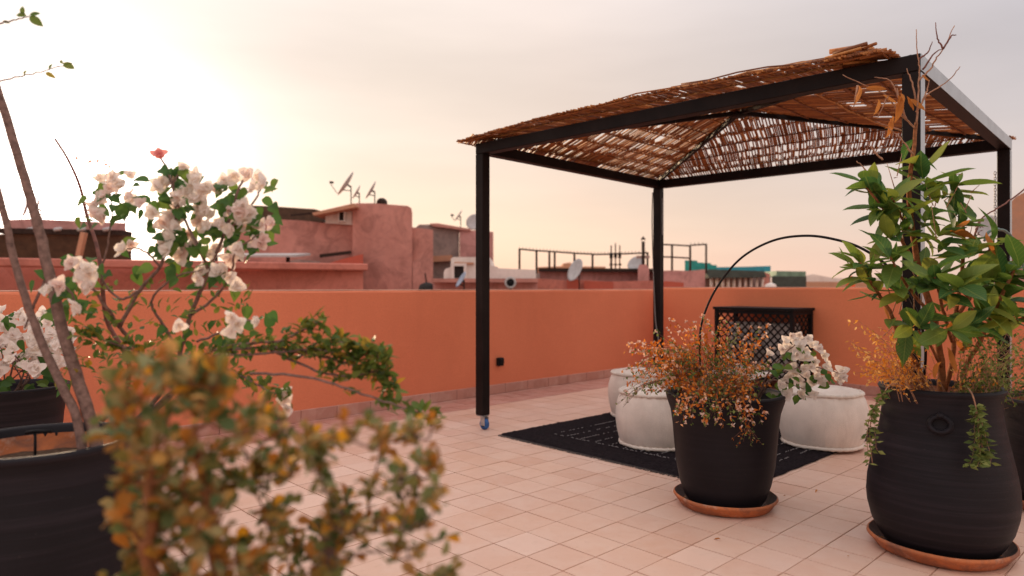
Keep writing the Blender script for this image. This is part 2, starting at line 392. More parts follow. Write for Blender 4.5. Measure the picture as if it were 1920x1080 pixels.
# leaf shapes: unit length along +Y, normal +Z
def leaf_mesh(name, mat, wfun, n=7, fold=.18, curl=.18, wave=.0):
    b = MB(); v = []
    for i in range(n):
        s = i / (n - 1); w = wfun(s); z = -curl * s * s + wave * math.sin(s * 9)
        y = s * (1 - .18 * curl * s)
        v += [Vector((-w, y, z + fold * w)), Vector((0, y, z)), Vector((w, y, z + fold * w))]
    f = []
    for i in range(n - 1):
        a = i * 3; f += [(a, a + 1, a + 4, a + 3), (a + 1, a + 2, a + 5, a + 4)]
    b.add(v, f, 0, True); return b.mesh(name, mat)
def ell(w, p=1.0): return lambda s: max(.004, w * math.sin(math.pi * min(1, s ** p)) ** .85)
def obov(w): return lambda s: max(.01, w * (s ** .8) * math.sqrt(max(0, 1 - s ** 5)) * 1.2 + .02 * (1 - s))
def heart(w): return lambda s: max(.006, w * math.sin(math.pi * min(1, (s + .06) ** .62 if s < 1 else 1)) ** .8 if s < .999 else .006)
ME = {}
ME['broad'] = [leaf_mesh('leaf', L['broad'], ell(.23, 1.0), 8, f, c, w) for f, c, w in ((.35, .12, .01), (.25, .30, .012), (.45, .45, -.01), (.2, -.1, .012))]
ME['dry'] = [leaf_mesh('dry_leaf', L['dry'], ell(.15), 7, 1.1, c, .03) for c in (.3, -.35)]
ME['fg'] = [leaf_mesh('leaf', L['fg'], obov(.36), 6, .3, c) for c in (.25, -.1, .4)]
ME['boug'] = [leaf_mesh('leaf', L['boug'], heart(.36), 7, .25, c) for c in (.2, .35, -.05)]
ME['small'] = [leaf_mesh('leaf', L['small'], ell(.24, .85), 6, .35, c) for c in (.2, .4, -.1)]
def flower_mesh(name, mat, seed):
    rs = random.Random(seed); b = MB()
    for k in range(5):
        a = k * 2 * math.pi / 3 + (1.05 if k > 2 else 0) + rs.uniform(-.25, .25); ti = rs.uniform(.85, 1.3) if k < 3 else rs.uniform(.35, .75); L_ = rs.uniform(.78, .98) * (1 if k < 3 else .82); w0 = rs.uniform(.50, .60)
        out = Vector((math.cos(a), math.sin(a), 0)); sd = Vector((-math.sin(a), math.cos(a), 0)); up = Vector((0, 0, 1))
        n = 6; v = []
        for i in range(n):
            s = i / (n - 1); w = w0 * max(.03, math.sin(math.pi * min(1, (s * .955 + .03) ** .95)) ** .55) * L_
            y = L_ * s; hgt = math.cos(ti) * y + .16 * math.sin(s * 5 + k); o = math.sin(ti) * y * (.75 + .5 * s)
            for q in (-1, -.45, .45, 1):
                v.append(out * (o - .20 * q * q * w) + sd * (q * w) + up * (hgt + .34 * q * q * w + rs.uniform(-.05, .05)))
        f = [(i * 4 + j, i * 4 + j + 1, i * 4 + j + 5, i * 4 + j + 4) for i in range(n - 1) for j in range(3)]
        b.add(v, f, 0, True)
    b.tube([Vector((0, 0, 0)), Vector((.03, 0, .5))], [.05, .07], 5)
    return b.mesh(name, mat)
ME['white'] = [flower_mesh('flower', L['bract'], s) for s in (1, 2, 3)]
ME['blush'] = [flower_mesh('flower', L['bractp'], s) for s in (4, 5, 6)]
ME['rose'] = [flower_mesh('flower', L['rose'], 8)]
def put(kind, parent, p, dirv, size, up=None, name=None):
    me = random.choice(ME[kind])
    return inst(name or me.name.split('.')[0], me, parent, p, basis(dirv, up), size)
def put_flower(kind, parent, p, facing, size, name='flower'):
    z = facing.normalized(); x = z.orthogonal().normalized(); y = z.cross(x)
    a = rnd(0, 6.28); xx = x * math.cos(a) + y * math.sin(a); yy = z.cross(xx)
    return inst(name, random.choice(ME[kind]), parent, p, Matrix((xx, yy, z)).transposed(), size)
def rv(s=1.0): return Vector((rnd(-s, s), rnd(-s, s), rnd(-s, s)))
def quadleaf(b, p, dirv, l, w, mi=0):
    m = basis(dirv); x, y, z = m.col[0], m.col[1], m.col[2]
    b.add([p, p + y * l * .45 + x * w + z * w * .3, p + y * l, p + y * l * .45 - x * w + z * w * .3], [(0, 1, 2, 3)], mi)

# ---------------------------------------------------------------- setting: ground, terrace, floor tiles
g = MB(); g.add([(-900, -300, -6), (900, -300, -6), (900, 1500, -6), (-900, 1500, -6)], [(0, 1, 2, 3)])
g.build('ground', M['ground'], kind='structure')
A = Vector((math.sin(ANG_A), math.cos(ANG_A), 0)); B = Vector((-math.cos(ANG_A), math.sin(ANG_A), 0))
WL0 = Vector((-.398, 6.957, 0)); WLd = Vector((math.sin(R(46)), math.cos(R(46)), 0))
CORNER = Vector((1.93, 9.21, 0)); WRd = Vector((3.57, 7.2, 0)) - CORNER; WRd.normalize()
WLn = Vector((WLd.y, -WLd.x, 0)); WRn = Vector((WRd.y, -WRd.x, 0))      # both point into the terrace
LEFT_END = CORNER - WLd * 10.4; RIGHT_END = CORNER + WRd * 8.2
def inside(p, m=0.0): return (p - CORNER).dot(WLn) > m and (p - CORNER).dot(WRn) > m
fl = MB()
poly = [LEFT_END - WLn * .15, CORNER - WLn * .15 - WRn * .15, RIGHT_END - WRn * .15, RIGHT_END + WRn * 4.5 + WRd * .5, LEFT_END + WLn * 5.2 - WLd * .3]
fl.prism([p + Vector((0, 0, -.007)) for p in poly], Vector((0, 0, -5.99)))
floor = fl.build('terrace_floor', M['grout'], kind='structure')
T = .2
def tile_mesh(c, g_=.0012, mi=0, mb=None):
    b = mb or MB(); h = T / 2 - g_ - rnd(0, .0012); e = .0013; z = rnd(-.0010, .0010); tx, ty = rnd(-.004, .004), rnd(-.004, .004)
    top = []; bot = []
    for sx, sy in ((-1, -1), (1, -1), (1, 1), (-1, 1)):
        top.append(c + A * (sx * (h - e)) + B * (sy * (h - e)) + Vector((0, 0, z + tx * sx * h + ty * sy * h)))
        bot.append(c + A * (sx * h) + B * (sy * h) + Vector((0, 0, z - .007)))
    b.add(top + bot, [(0, 1, 2, 3)] + [(4 + i, 4 + (i + 1) % 4, (i + 1) % 4, i) for i in range(4)], mi); return b
RUG = [G(938, 817), G(1387, 922), None, None]
ra = (RUG[1] - RUG[0]).normalized(); rb = Vector((-ra.y, ra.x, 0)); RUGW, RUGL = (RUG[1] - RUG[0]).length, 2.25
cells = []
for i in range(-35, 60):
    for j in range(-30, 45):
        c = A * ((i + .5) * T) + B * ((j + .5) * T)
        if not inside(c, -.02) or c.y < -1.2 or c.y > 10 or c.x < -5.2 or c.x > 6.5: continue
        border = min((c - CORNER).dot(WLn), (c - CORNER).dot(WRn)) < .42
        px = 960 + F * c.x / max(c.y, .1); q = c - RUG[0]
        onrug = .15 < q.dot(ra) < RUGW - .15 and .15 < q.dot(rb) < RUGL - .15
        cells.append((c.y if (c.y > 2.5 and -60 < px < 1980 and not onrug) else 99, c.y, c, border))
cells.sort(key=lambda t: t[:2])
rest = MB()
for k, (key, _, c, border) in enumerate(cells):
    if k < 300: tile_mesh(c).build('tile', M['tile_red'] if border else M['tile'], floor, recalc=False)
    else: tile_mesh(c, mi=1 if border else 0, mb=rest)
rest.build('tile', [M['tile'], M['tile_red']], floor, recalc=False, kind='stuff')

# ---------------------------------------------------------------- parapet walls with skirting tiles
def parapet(p0, p1, n, top, mat, label, th=.2, joint=0.0):
    d = (p1 - p0); Ln = d.length; d.normalize()
    w = empty('parapet_wall', (p0 + p1) / 2 - n * th / 2, label, 'wall')
    b = MB(); N = int(Ln / .12); v = []
    prof = [(0, -.3), (0, top - .018), (-.006, top - .006), (-.018, top), (-th + .018, top), (-th + .006, top - .006), (-th, top - .018), (-th, -.3)]
    for i in range(N + 1):
        q = p0 + d * (Ln * i / N)
        for k, (o, z) in enumerate(prof):
            wob = .004 * noise.noise(Vector((i * .35, k * 2.1, top * 5))) if z > 0 else 0
            v.append(q + n * (o + wob * .5) + Vector((0, 0, z + wob)))
    k = len(prof); f = [(i * k + j, i * k + j + 1, (i + 1) * k + j + 1, (i + 1) * k + j) for i in range(N) for j in range(k - 1)]
    f += [tuple(range(k)), tuple(N * k + j for j in range(k - 1, -1, -1))]
    b.add(v, f); b.build('wall_body', mat, w)
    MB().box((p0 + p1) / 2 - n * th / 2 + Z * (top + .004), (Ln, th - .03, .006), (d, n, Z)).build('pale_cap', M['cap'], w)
    s = .02
    while s < Ln - .3:
        l = .33
        c = p0 + d * (s + l / 2) + n * .006
        MB().box(c + Vector((0, 0, .049)), (l - .004, .018, .096 + rnd(-.002, .002)), (d, n, Vector((0, 0, 1))), bevel=.003).build('skirting_tile', M['tile_red'], w)
        s += l
    return w
Z = Vector((0, 0, 1)); M['cap'] = plaster('pale_cap_plaster', (.74, .50, .40), (.6, .30, .2), fine=40, big=2)  # lighter plaster for the thin strip along the wall tops
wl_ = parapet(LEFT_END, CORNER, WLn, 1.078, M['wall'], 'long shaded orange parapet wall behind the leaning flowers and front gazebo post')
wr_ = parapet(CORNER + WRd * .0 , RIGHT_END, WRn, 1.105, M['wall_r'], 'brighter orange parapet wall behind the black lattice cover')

# outlet on the left wall
q = -.398 + 0
def on_left(px, z):                       # where the ray of that column meets the wall face
    k = (px - 960) / F; s = (k * WL0.y - WL0.x) / (WLd.x - k * WLd.y); return WL0 + WLd * s + Vector((0, 0, z))
op = on_left(935, H - (678 - HZ) / F * on_left(935, 0).y)
e = empty('power_outlet', op, 'small black power outlet box low on the shaded orange wall', 'outlet')
MB().box(op + WLn * .022, (.075, .044, .085), (WLd, WLn, Vector((0, 0, 1))), bevel=.006).build('housing', M['black'], e)
MB().box(op + WLn * .051 + Vector((0, 0, .008)), (.055, .014, .05), (WLd, WLn, Vector((0, 0, 1))), bevel=.004).build('flap', M['black'], e)

# ---------------------------------------------------------------- gazebo
U = Vector((math.sin(R(43.6)), math.cos(R(43.6)), 0)); V = Vector((math.sin(R(133)), math.cos(R(133)), 0)); Z = Vector((0, 0, 1))
FL = Vector((-.228, 5.37, 0)); GA, GB = 2.55, 2.97
gz = empty('gazebo', FL + U * GA / 2 + V * GB / 2, 'dark metal gazebo on casters with a reed mat roof', 'gazebo')
CN = [FL, FL + U * GA, FL + U * GA + V * GB, FL + V * GB]
for c in CN:
    MB().box(c + Z * (.115 + 2.138) / 2, (.08, .08, 2.138 - .115), (U, V, Z), bevel=.004).build('post', M['metal'], gz)
    cs = MB(); cs.box(c + Z * .109, (.07, .07, .006), (U, V, Z)); cs.tube([c + Z * .106, c + Z * .085], .018, 10)
    off = V * .02
    for s in (-1, 1): cs.box(c + off + U * (s * .021) + Z * .068, (.003, .045, .066), (U, V, Z))
    cs.tube([c + off - U * .026 + Z * .046, c + off + U * .026 + Z * .046], .006, 8)
    k = cs.build('caster', M['zinc'], gz)
    w = MB(); wc = c + off + Z * .046
    pr = [(.012, -.015), (.036, -.015), (.044, -.009), (.046, 0), (.044, .009), (.036, .015), (.012, .015)]
    w.lathe(pr, wc, 24, ax=(V, Z, U)); w.build('wheel', M['blue'], k)
    hb = MB(); hb.lathe([(.0, -.0185), (.02, -.0185), (.02, .0185), (.0, .0185)], wc, 14, ax=(V, Z, U)); hb.build('hub', M['black'], k)
zb = 2.18
MB().bar(CN[0] - V * .04 + Z * zb, CN[3] + V * .04 + Z * zb, .08, .082, bevel=.004).build('beam', M['metal'], gz)
MB().bar(CN[1] - V * .04 + Z * zb, CN[2] + V * .04 + Z * zb, .08, .082, bevel=.004).build('beam', M['metal'], gz)
MB().bar(CN[0] + U * .041 + Z * zb, CN[1] - U * .041 + Z * zb, .078, .080, bevel=.004).build('beam', M['metal'], gz)
MB().bar(CN[3] + U * .041 + Z * zb, CN[2] - U * .041 + Z * zb, .078, .080, bevel=.004).build('beam', M['metal'], gz)
M['pale_side'] = simple('pale_grey_metal', (.40, .44, .48), .4, .12, 6, .3, 0, .5)  # thin pale plates make the right-hand outer faces lighter than the frame
MB().bar(CN[3] + V * .0412 - U * .038 + Z * zb, CN[2] + V * .0412 + U * .038 + Z * zb, .0016, .078).build('pale_side_plate', M['pale_side'], gz)
for c in (CN[2], CN[3]): MB().box(c + V * .0412 + Z * 1.13, (.074, .0016, 2.0), (U, V, Z)).build('pale_side_plate', M['pale_side'], gz)
APEX = FL + U * GA / 2 + V * GB / 2 + Z * 2.44
for c in CN:
    MB().bar(c + Z * 2.215, APEX - (APEX - c - Z * 2.2).normalized() * .05, .03, .03).build('rib', M['metal'], gz)
MB().lathe([(.0, -.03), (.06, -.03), (.06, .0), (.0, .0)], APEX, 16).build('apex_plate', M['metal'], gz)
OV = .13
EC = [CN[0] - U * OV - V * OV, CN[1] + U * OV - V * OV, CN[2] + U * OV - V * .06, CN[3] - U * OV - V * .10]
AP2 = Vector((APEX.x, APEX.y, 0))
def panel(c0, c1, seed, bow, slant, multi):
    rs = random.Random(seed); b = MB(); e = (c1 - c0); Ln = e.length; e.normalize()
    n = Vector((-e.y, e.x, 0))
    if (AP2 - c0).dot(n) < 0: n = -n
    dm = (AP2 - c0).dot(n); ta = (AP2 - c0).dot(e); zA = 2.475
    def zz(x, d_):
        t = min(1, max(0, x / Ln))
        return (2.235 + bow * math.sin(math.pi * t)) * (1 - d_ / dm) + zA * d_ / dm - .022 * math.sin(math.pi * min(1, max(0, d_ / dm))) + .006 * noise.noise(Vector((t * 9 + seed, d_ * 3, 0)))
    band = .205; nb_ = int(dm / band) + 2; prev = [False] * nb_
    s = -abs(slant) * dm
    while s < Ln + abs(slant) * dm:
        r0 = rs.uniform(.0052, .0069); wob = rs.uniform(-.002, .002); sh_ = .030 * math.sin(s * 2.3 + seed) + rs.uniform(-.03, .03)
        for k in range(nb_):
            # each reed is tied at the band lines; between two ties it may be broken out
            d0 = -.03 + k * band + sh_; d1 = d0 + band
            dens = .42 + .80 * noise.noise(Vector((s * 1.3 + seed * 3, k * .42, .3)))
            if k == 0 and bow > .03: dens = .15
            gap = rs.random() < (dens if not prev[k] else multi); prev[k] = gap
            segs = [(d0 - .004, d0 + rs.uniform(.020, .055)), (d1 - rs.uniform(.010, .030), d1 + .004)] if gap else [(d0 - .004, d1 + .004)]
            for a, c_ in segs:
                a = max(a, -.04 + wob * 4); c_ = min(c_, dm)
                if c_ - a < .008: continue
                m_ = (a + c_) / 2; xm = s + slant * m_
                if xm < ta * max(0, m_) / dm - .05 or xm > Ln - (Ln - ta) * max(0, m_) / dm + .05: continue
                zo = rs.uniform(0, .008)
                w0 = .012 * math.sin(a * 5 + s * 1.3 + seed) + wob; w1 = .012 * math.sin(c_ * 5 + s * 1.3 + seed) + wob
                q0 = c0 + e * (s + slant * a + w0) + n * a; q1 = c0 + e * (s + slant * c_ + w1) + n * c_
                b.tube([q0 + Z * (zz(s + slant * a, a) + zo), q1 + Z * (zz(s + slant * c_, c_) + zo)], r0, 5, smooth=False)
        s += rs.uniform(.0105, .0135) * math.sqrt(1 + slant * slant)
    k = 0
    while k * band < dm - .05:               # binding reeds across
        dd = max(0, k * band - .03) + .004; a0 = ta * dd / dm; a1 = Ln - (Ln - ta) * dd / dm
        m_ = max(2, int((a1 - a0) / .2)); pts = []
        for i in range(m_ + 1):
            ss = a0 + (a1 - a0) * i / m_; d2 = dd + .030 * math.sin(ss * 2.3 + seed) * (k > 0)
            pts.append(c0 + e * ss + n * (d2 + rs.uniform(-.006, .006)) + Z * (zz(ss, d2) - .008 + rs.uniform(-.003, .003)))
        b.tube(pts, .0055, 4); k += 1
    return b
for i, (c0, c1, bow, sl, mu) in enumerate(((EC[0], EC[1], .012, -.48, .12), (EC[1], EC[2], .012, .34, .08), (EC[2], EC[3], .015, 0.0, .55), (EC[3], EC[0], .045, 0.0, .2))):
    panel(c0, c1, i + 2, bow, sl, mu).build('reed_mat', M['reed'], gz, kind='stuff')
# rolled front edge of the mat and loose sticks at the near corner
b = MB(); rs = random.Random(3)
for k in range(7):
    s0 = rs.uniform(-.15, GB - .4); s1 = s0 + rs.uniform(.8, 1.6); s1 = min(s1, GB - .32)
    o = -OV + rs.uniform(-.03, .05); pts = []
    for i in range(6):
        s = s0 + (s1 - s0) * i / 5
        pts.append(FL + V * s - U * (-o) + Z * (2.238 + .045 * math.sin(math.pi * max(0, s) / GB) + rs.uniform(0, .022)))
    b.tube(pts, rs.uniform(.004, .007), 5)
b.build('mat_edge', M['reed'], gz, kind='stuff')
b = MB()
for k in range(30):
    c = CN[3] - V * rs.uniform(.14, .30) - U * rs.uniform(-.02, .13) + Z * rs.uniform(2.245, 2.295); dd = (-V + rv(.35) * Vector((1, 1, .35))).normalized() * rs.uniform(.035, .085)
    b.tube([c - dd, c + dd], rs.uniform(.006, .013), 6)
b.build('loose_reeds', M['reed'], gz, kind='stuff')
b = MB()
for k in range(24):
    c = CN[2] + U * rs.uniform(.05, .14) + V * rs.uniform(-.06, .05) + Z * rs.uniform(2.225, 2.26); dd = (U + rv(.3)).normalized() * rs.uniform(.03, .07)
    b.tube([c - dd, c + dd], rs.uniform(.004, .008), 5)
b.build('loose_reeds', M['reed'], gz, kind='stuff')
def chain(c, z0, z1, label):
    o = empty('chain', c + Z * z0, label, 'chain'); k = 0; z = z0
    while z > z1:
        lk = MB(); a = U if k % 2 else V; pts = [c + a * (.007 * math.cos(t * math.pi / 6)) + Z * (z - .012 + .014 * math.sin(t * math.pi / 6)) for t in range(13)]
        lk.tube(pts, .0025, 4, cap=False); lk.build('link', M['zinc'], o); z -= .021; k += 1
chain(CN[1] + V * .056 - U * .01, 2.03, 1.66, 'thin metal chain hanging on the back gazebo post near the wall corner')
chain(CN[2] - V * .056 - U * .01, 1.98, 1.62, 'thin metal chain hanging on the far right gazebo post')
c = CN[1] - V * .05 - U * .03
pts = [c + Z * 2.1, c + Z * 1.8 - V * .008, c + Z * 1.4 + V * .004, c - U * .02 + V * .03 + Z * 1.1, c - U * .03 + V * .055 + Z * .75, c - U * .03 + V * .10 + Z * .48, c - U * .03 + V * .09 + Z * .2, c - U * .06 + V * .06 + Z * .012]
MB().tube(catmull(pts, 6), .006, 6).build('power_cable', M['cable'], origin=c, label='thin grey cable running down the back gazebo post', cat='cable')

# ---------------------------------------------------------------- lattice cover with air conditioner
E = Vector((3.30, 7.53, 0)) + WRn * .03; nW = WRn; dW = WRd
ac = empty('lattice_cover', E - dW * .475 + nW * .215, 'black lattice box cover standing against the brighter orange wall', 'cover')
AW, AD, AH = .96, .42, .885
def acp(x, y, z): return E - dW * x + nW * y + Z * z          # x from right end leftwards, y out from the wall
ax3 = (dW, nW, Z)
MB().box(acp(AW / 2, AD / 2, AH - .015), (AW + .03, AD + .03, .03), ax3, bevel=.003).build('top_panel', M['black'], ac)
for x in (.02, AW - .02):
    for y in (.02, AD - .02):
        MB().box(acp(x, y, (AH - .03) / 2), (.04, .04, AH - .03), ax3).build('leg', M['black'], ac)
for zc in (AH - .052, .12):
    MB().box(acp(AW / 2, AD - .018, zc), (AW - .084, .03, .04), ax3).build('rail', M['black'], ac)
    MB().box(acp(.018, AD / 2, zc), (.03, AD - .084, .04), ax3).build('rail', M['black'], ac)
def lattice(org, ex, W, Hh, nout, sp=.062):
    b = MB(); z0, z1 = .14, AH - .072
    for sgn in (1, -1):
        k = -Hh
        while k < W + Hh:
            # line x = k + sgn*(z - z0)
            pts = []
            xa = k if sgn > 0 else k + (z1 - z0) * 0 ; 
            za, zb_ = z0, z1
            x0 = k; x1 = k + sgn * (z1 - z0)
            t0, t1 = 0., 1.
            dx = x1 - x0
            if abs(dx) > 1e-9:
                ta, tb = (0 - x0) / dx, (W - x0) / dx
                if ta > tb: ta, tb = tb, ta
                t0, t1 = max(0, ta), min(1, tb)
            if t1 - t0 > .03:
                p0 = org + ex * (x0 + dx * t0) + Z * (z0 + (z1 - z0) * t0); p1 = org + ex * (x0 + dx * t1) + Z * (z0 + (z1 - z0) * t1)
                o = nout * (.003 if sgn > 0 else -.003)
                b.bar(p0 + o, p1 + o, .018, .0055, up=nout)
            k += sp * math.sqrt(2)
    return b
lattice(acp(AW - .042, AD - .018, 0), dW, AW - .084, AH, nW).build('lattice_panel', M['black'], ac, kind='stuff')
lattice(acp(.018, .042, 0), nW, AD - .084, AH, dW).build('lattice_panel', M['black'], ac, kind='stuff')
au = empty('air_conditioner', acp(AW / 2, .2, .0), 'white air conditioner unit inside the black lattice cover', 'air conditioner')
MB().box(acp(AW / 2, .19, .42), (.74, .26, .58), ax3, bevel=.012).build('casing', simple('white_enamel', (.62, .60, .58), .5, .05), au)
MB().lathe([(.0, .0), (.2, .0), (.2, .008), (.0, .012)], acp(AW / 2 + .1, .322, .42), 24, ax=(dW, Z, nW)).build('fan_grille', M['dish'], au)
for x in (AW / 2 - .28, AW / 2 + .28): MB().box(acp(x, .19, .0655), (.06, .24, .127), ax3).build('foot', M['black'], au)

# ---------------------------------------------------------------- rug
rug = empty('rug', RUG[0] + ra * RUGW / 2 + rb * RUGL / 2 + Z * .004, 'black wool rug with thin white stitched lines under the poufs', 'rug')
b = MB(); nx, ny = 150, 170; v = []
for i in range(nx + 1):
    for j in range(ny + 1):
        x = RUGW * i / nx; y = RUGL * j / ny
        edge = min(x, RUGW - x, y, RUGL - y)
        wob = .012 * noise.noise(Vector((x * 3, y * 3, 1)))
        p = RUG[0] + ra * (x + (wob if 0 < i < nx else .008 * noise.noise(Vector((y * 9, 3, i))))) + rb * (y + (.010 * noise.noise(Vector((x * 9, 7, j)))))
        z = .018 + .0045 * noise.noise(Vector((x * 40, y * 40, 0))) + .005 * noise.noise(Vector((x * 4, y * 4, 5))) + rnd(-.0022, .0022)
        if edge < 1e-6: z = .005
        v.append(p + Z * z)
b.add(v, [(i * (ny + 1) + j, (i + 1) * (ny + 1) + j, (i + 1) * (ny + 1) + j + 1, i * (ny + 1) + j + 1) for i in range(nx) for j in range(ny)], 0, True)
b.build('pile', M['rug'], rug)
b = MB()
def stitch(p, q):
    Ls = (q - p).length; dd = (q - p).normalized(); s = 0; sd = Vector((-dd.y, dd.x, 0))
    while s < Ls:
        l = rnd(.008, .03)
        if random.random() < .7:
            a = p + dd * s + sd * rnd(-.004, .004); c_ = a + dd * l + sd * rnd(-.004, .004)
            b.tube([a + Z * .0235, (a + c_) / 2 + Z * .027, c_ + Z * .0235], .0024, 4)
        s += l + rnd(.004, .016)
def rp(x, y): return RUG[0] + ra * x + rb * y
stitch(rp(RUGW - .12, .26), rp(.30, .26)); stitch(rp(.30, .26), rp(.30, 2.0)); stitch(rp(RUGW - .12, .26), rp(RUGW - .12, 2.0)); stitch(rp(.3, 2.0), rp(RUGW - .12, 2.0))
x = .42
while x < RUGW - .15:
    stitch(rp(x, .28), rp(x + .02, rnd(1.2, 1.95))); x += .13
b.build('white_stitching', M['thread'], rug, kind='stuff')
b = MB()
s = 0
while s < RUGW:
    for y0, sg in ((0, -1), (RUGL, 1)):
        p = rp(s, y0) + Z * .008; b.tube([p, p + rb * sg * rnd(.012, .03) + ra * rnd(-.012, .012) - Z * .005], .002, 3)
    s += .006
s = 0
while s < RUGL:
    p = rp(0, s) + Z * .008; b.tube([p, p - ra * rnd(.008, .018) + rb * rnd(-.01, .01) - Z * .005], .002, 3); s += .006
b.build('fringe', M['fringe'], rug, kind='stuff')

# ---------------------------------------------------------------- poufs
def pouf(px, D, label, seed, r=.292, h=.37):
    c = Vector(((px - 960) / F * D, D, .021)); o = empty('pouf', c, label, 'pouf', 'round cotton poufs on the rug')
    def wr(a, rr, z):
        t = min(z, h - z) / h; k = max(0, 1 - t / .30)
        rr *= 1 + .014 * k * math.sin(a * 30 + seed + 1.5 * math.sin(a * 5)) + .020 * noise.noise(Vector((math.cos(a) * 2 + seed, math.sin(a) * 2, z * 4)))
        if z > h - .02: z += .010 * noise.noise(Vector((math.cos(a) * rr * 9, math.sin(a) * rr * 9, seed)))
        return rr, z
    pr = [(.001, .004), (r * .80, .004), (r * .86, .012), (r * .905, .04), (r * .96, .10), (r * .995, .17), (r, .20), (r * .985, .26), (r * .94, .315), (r * .885, .345), (r * .855, h - .010),
          (r * .80, h + .004), (r * .6, h + .016), (r * .35, h + .022), (r * .12, h + .014), (.001, h + .008)]
    MB().lathe(pr, c, 96, fn=wr).build('cushion', M['pouf'], o)
    for rr, z, q in ((r * .875, .012, .0125), (r * .872, h - .008, .0135)):
        n = 120; pts = []; rad = []
        for i in range(n):
            a = 2 * math.pi * i / n
            pts.append(c + Vector((math.cos(a) * (rr + .003 * math.sin(a * 31 + seed)), math.sin(a) * (rr + .003 * math.sin(a * 31)), z + .004 * noise.noise(Vector((math.cos(a) * 3, math.sin(a) * 3, seed + z)))))); rad.append(q * (1 + .14 * math.sin(a * 37 + seed)))
        tb = MB(); tb.tube(pts + [pts[0]], rad + [rad[0]], 8, cap=False); tb.build('piping', M['piping'], o)
pouf(1233, 4.80, 'cream cotton pouf at the left front of the rug, partly behind the orange flowering pot', 1)
pouf(1205, 5.85, 'cream cotton pouf farthest back, its left side showing behind the front left pouf', 2)
pouf(1541, 4.80, 'cream cotton pouf on the right, under the white flowers', 3)
tb_c = Vector((.325 * 5.55, 5.55, .0225))
tb = empty('low_table', tb_c, 'small low pale table glimpsed through the orange flowering plant', 'table')
MB().box(tb_c + Z * .385, (.42, .42, .025), (U, V, Z), bevel=.004).build('table_top', M['cream'], tb)
for sx in (-1, 1):
    for sy in (-1, 1): MB().box(tb_c + U * (.18 * sx) + V * (.18 * sy) + Z * .186, (.03, .03, .372), (U, V, Z)).build('leg', M['black'], tb)
tr = empty('tray', tb_c + Z * .3985 + V * .02, 'small white tray on the low table', 'tray')
MB().box(tb_c + V * .02 + Z * .405, (.2, .15, .012), (U, V, Z), bevel=.004).build('tray_base', M['dish'], tr)
for s in (-1, 1):
    MB().box(tb_c + V * .02 + U * (s * .096) + Z * .426, (.008, .15, .03), (U, V, Z)).build('tray_side', M['dish'], tr)

# ---------------------------------------------------------------- pots
def pot(c, prof, label, soil_r, soil_z, mat=None, rings=(), lip=None, inner=None):
    o = empty('plant_pot', c, label, 'pot'); zr = prof[-1][1]
    MB().lathe([(.001, prof[0][1])] + prof, c, 72, warp=.008).build('pot_body', mat or M['pot'], o)
    rim_r = prof[-1][0]
    lp = MB(); lp.lathe([(rim_r + .001, zr - .012), (rim_r + .006, zr - .002), (rim_r + .002, zr + .006), (rim_r - .014, zr + .008), (rim_r - .024, zr + .001), (rim_r - .028, zr - .03)], c, 72, warp=.012); lp.build('rim', mat or M['pot'], o)
    MB().lathe([(rim_r - .027, zr - .02), (soil_r + .004, soil_z), (soil_r * .8, soil_z - .05)], c, 48).build('inner_wall', inner or M['terra'], o)
    def fn(a, r, z): return r, z + .012 * noise.noise(Vector((math.cos(a) * r * 14, math.sin(a) * r * 14, c.x)))
    MB().lathe([(soil_r, soil_z)] + [(soil_r * k, soil_z + .004) for k in (.8, .6, .4, .2, .003)], c, 40, fn=fn).build('soil', M['soil'], o)
    for ang, z, rr in rings:
        n = Vector((math.cos(ang), math.sin(ang), 0)); t = Vector((-n.y, n.x, 0)); p = c + n * rr + Z * z
        pts = [p + n * (.008 + .006 * (1 - math.sin(a))) + t * (.036 * math.cos(a)) + Z * (.030 * math.sin(a) - .012) for a in [2 * math.pi * i / 28 for i in range(29)]]
        MB().tube(pts, .0095, 8, cap=False).build('ring_handle', mat or M['pot'], o)
        MB().lathe([(.0, 0), (.013, .0), (.012, .022), (.0, .026)], p + Z * .021 - n * .004, 12, ax=(t, Z, n)).build('ring_lug', mat or M['pot'], o)
    return o
def saucer(c, r, label):
    o = empty('saucer', c, label, 'saucer')
    MB().lathe([(.001, .002), (r * .80, .002), (r * .88, .008), (r * .965, .038), (r * .985, .043), (r * 1.005, .050), (r * 1.0, .058), (r * .975, .061)], c, 64, warp=.03).build('dish_body', M['terra'], o)
    MB().lathe([(r * .976, .0605), (r * .94, .048), (r * .84, .0145), (r * .8, .011), (.001, .010)], c, 64, warp=.03).build('inside', M['terra_in'], o)
    b = MB()
    for k in range(40):
        a = rnd(0, 6.28); p = c + Vector((math.cos(a), math.sin(a), 0)) * r * rnd(.72, .84) + Z * rnd(.014, .019); quadleaf(b, p, Vector((rnd(-1, 1), rnd(-1, 1), rnd(-.1, .2))), rnd(.012, .03), rnd(.002, .005))
    b.build('litter', L['pod'], o, kind='stuff', recalc=False)
PC1 = Vector((1.078, 3.50, 0)); PC2 = Vector((1.800, 2.90, 0)); PC3 = Vector((2.76, 3.42, 0))
saucer(PC1, .250, 'terracotta saucer under the tapered black pot in the middle')
pot(PC1 + Z * .012, [(.155, 0), (.178, .010), (.200, .045), (.222, .11), (.240, .20), (.250, .30), (.258, .40), (.268, .47), (.283, .515), (.290, .54), (.288, .556)],
    'tapered black pot with a flared rim holding orange and white flowers', .255, .50, inner=M['pot_s'], mat=M['pot_s'])
saucer(PC2, .272, 'large terracotta saucer under the big round bellied black pot')
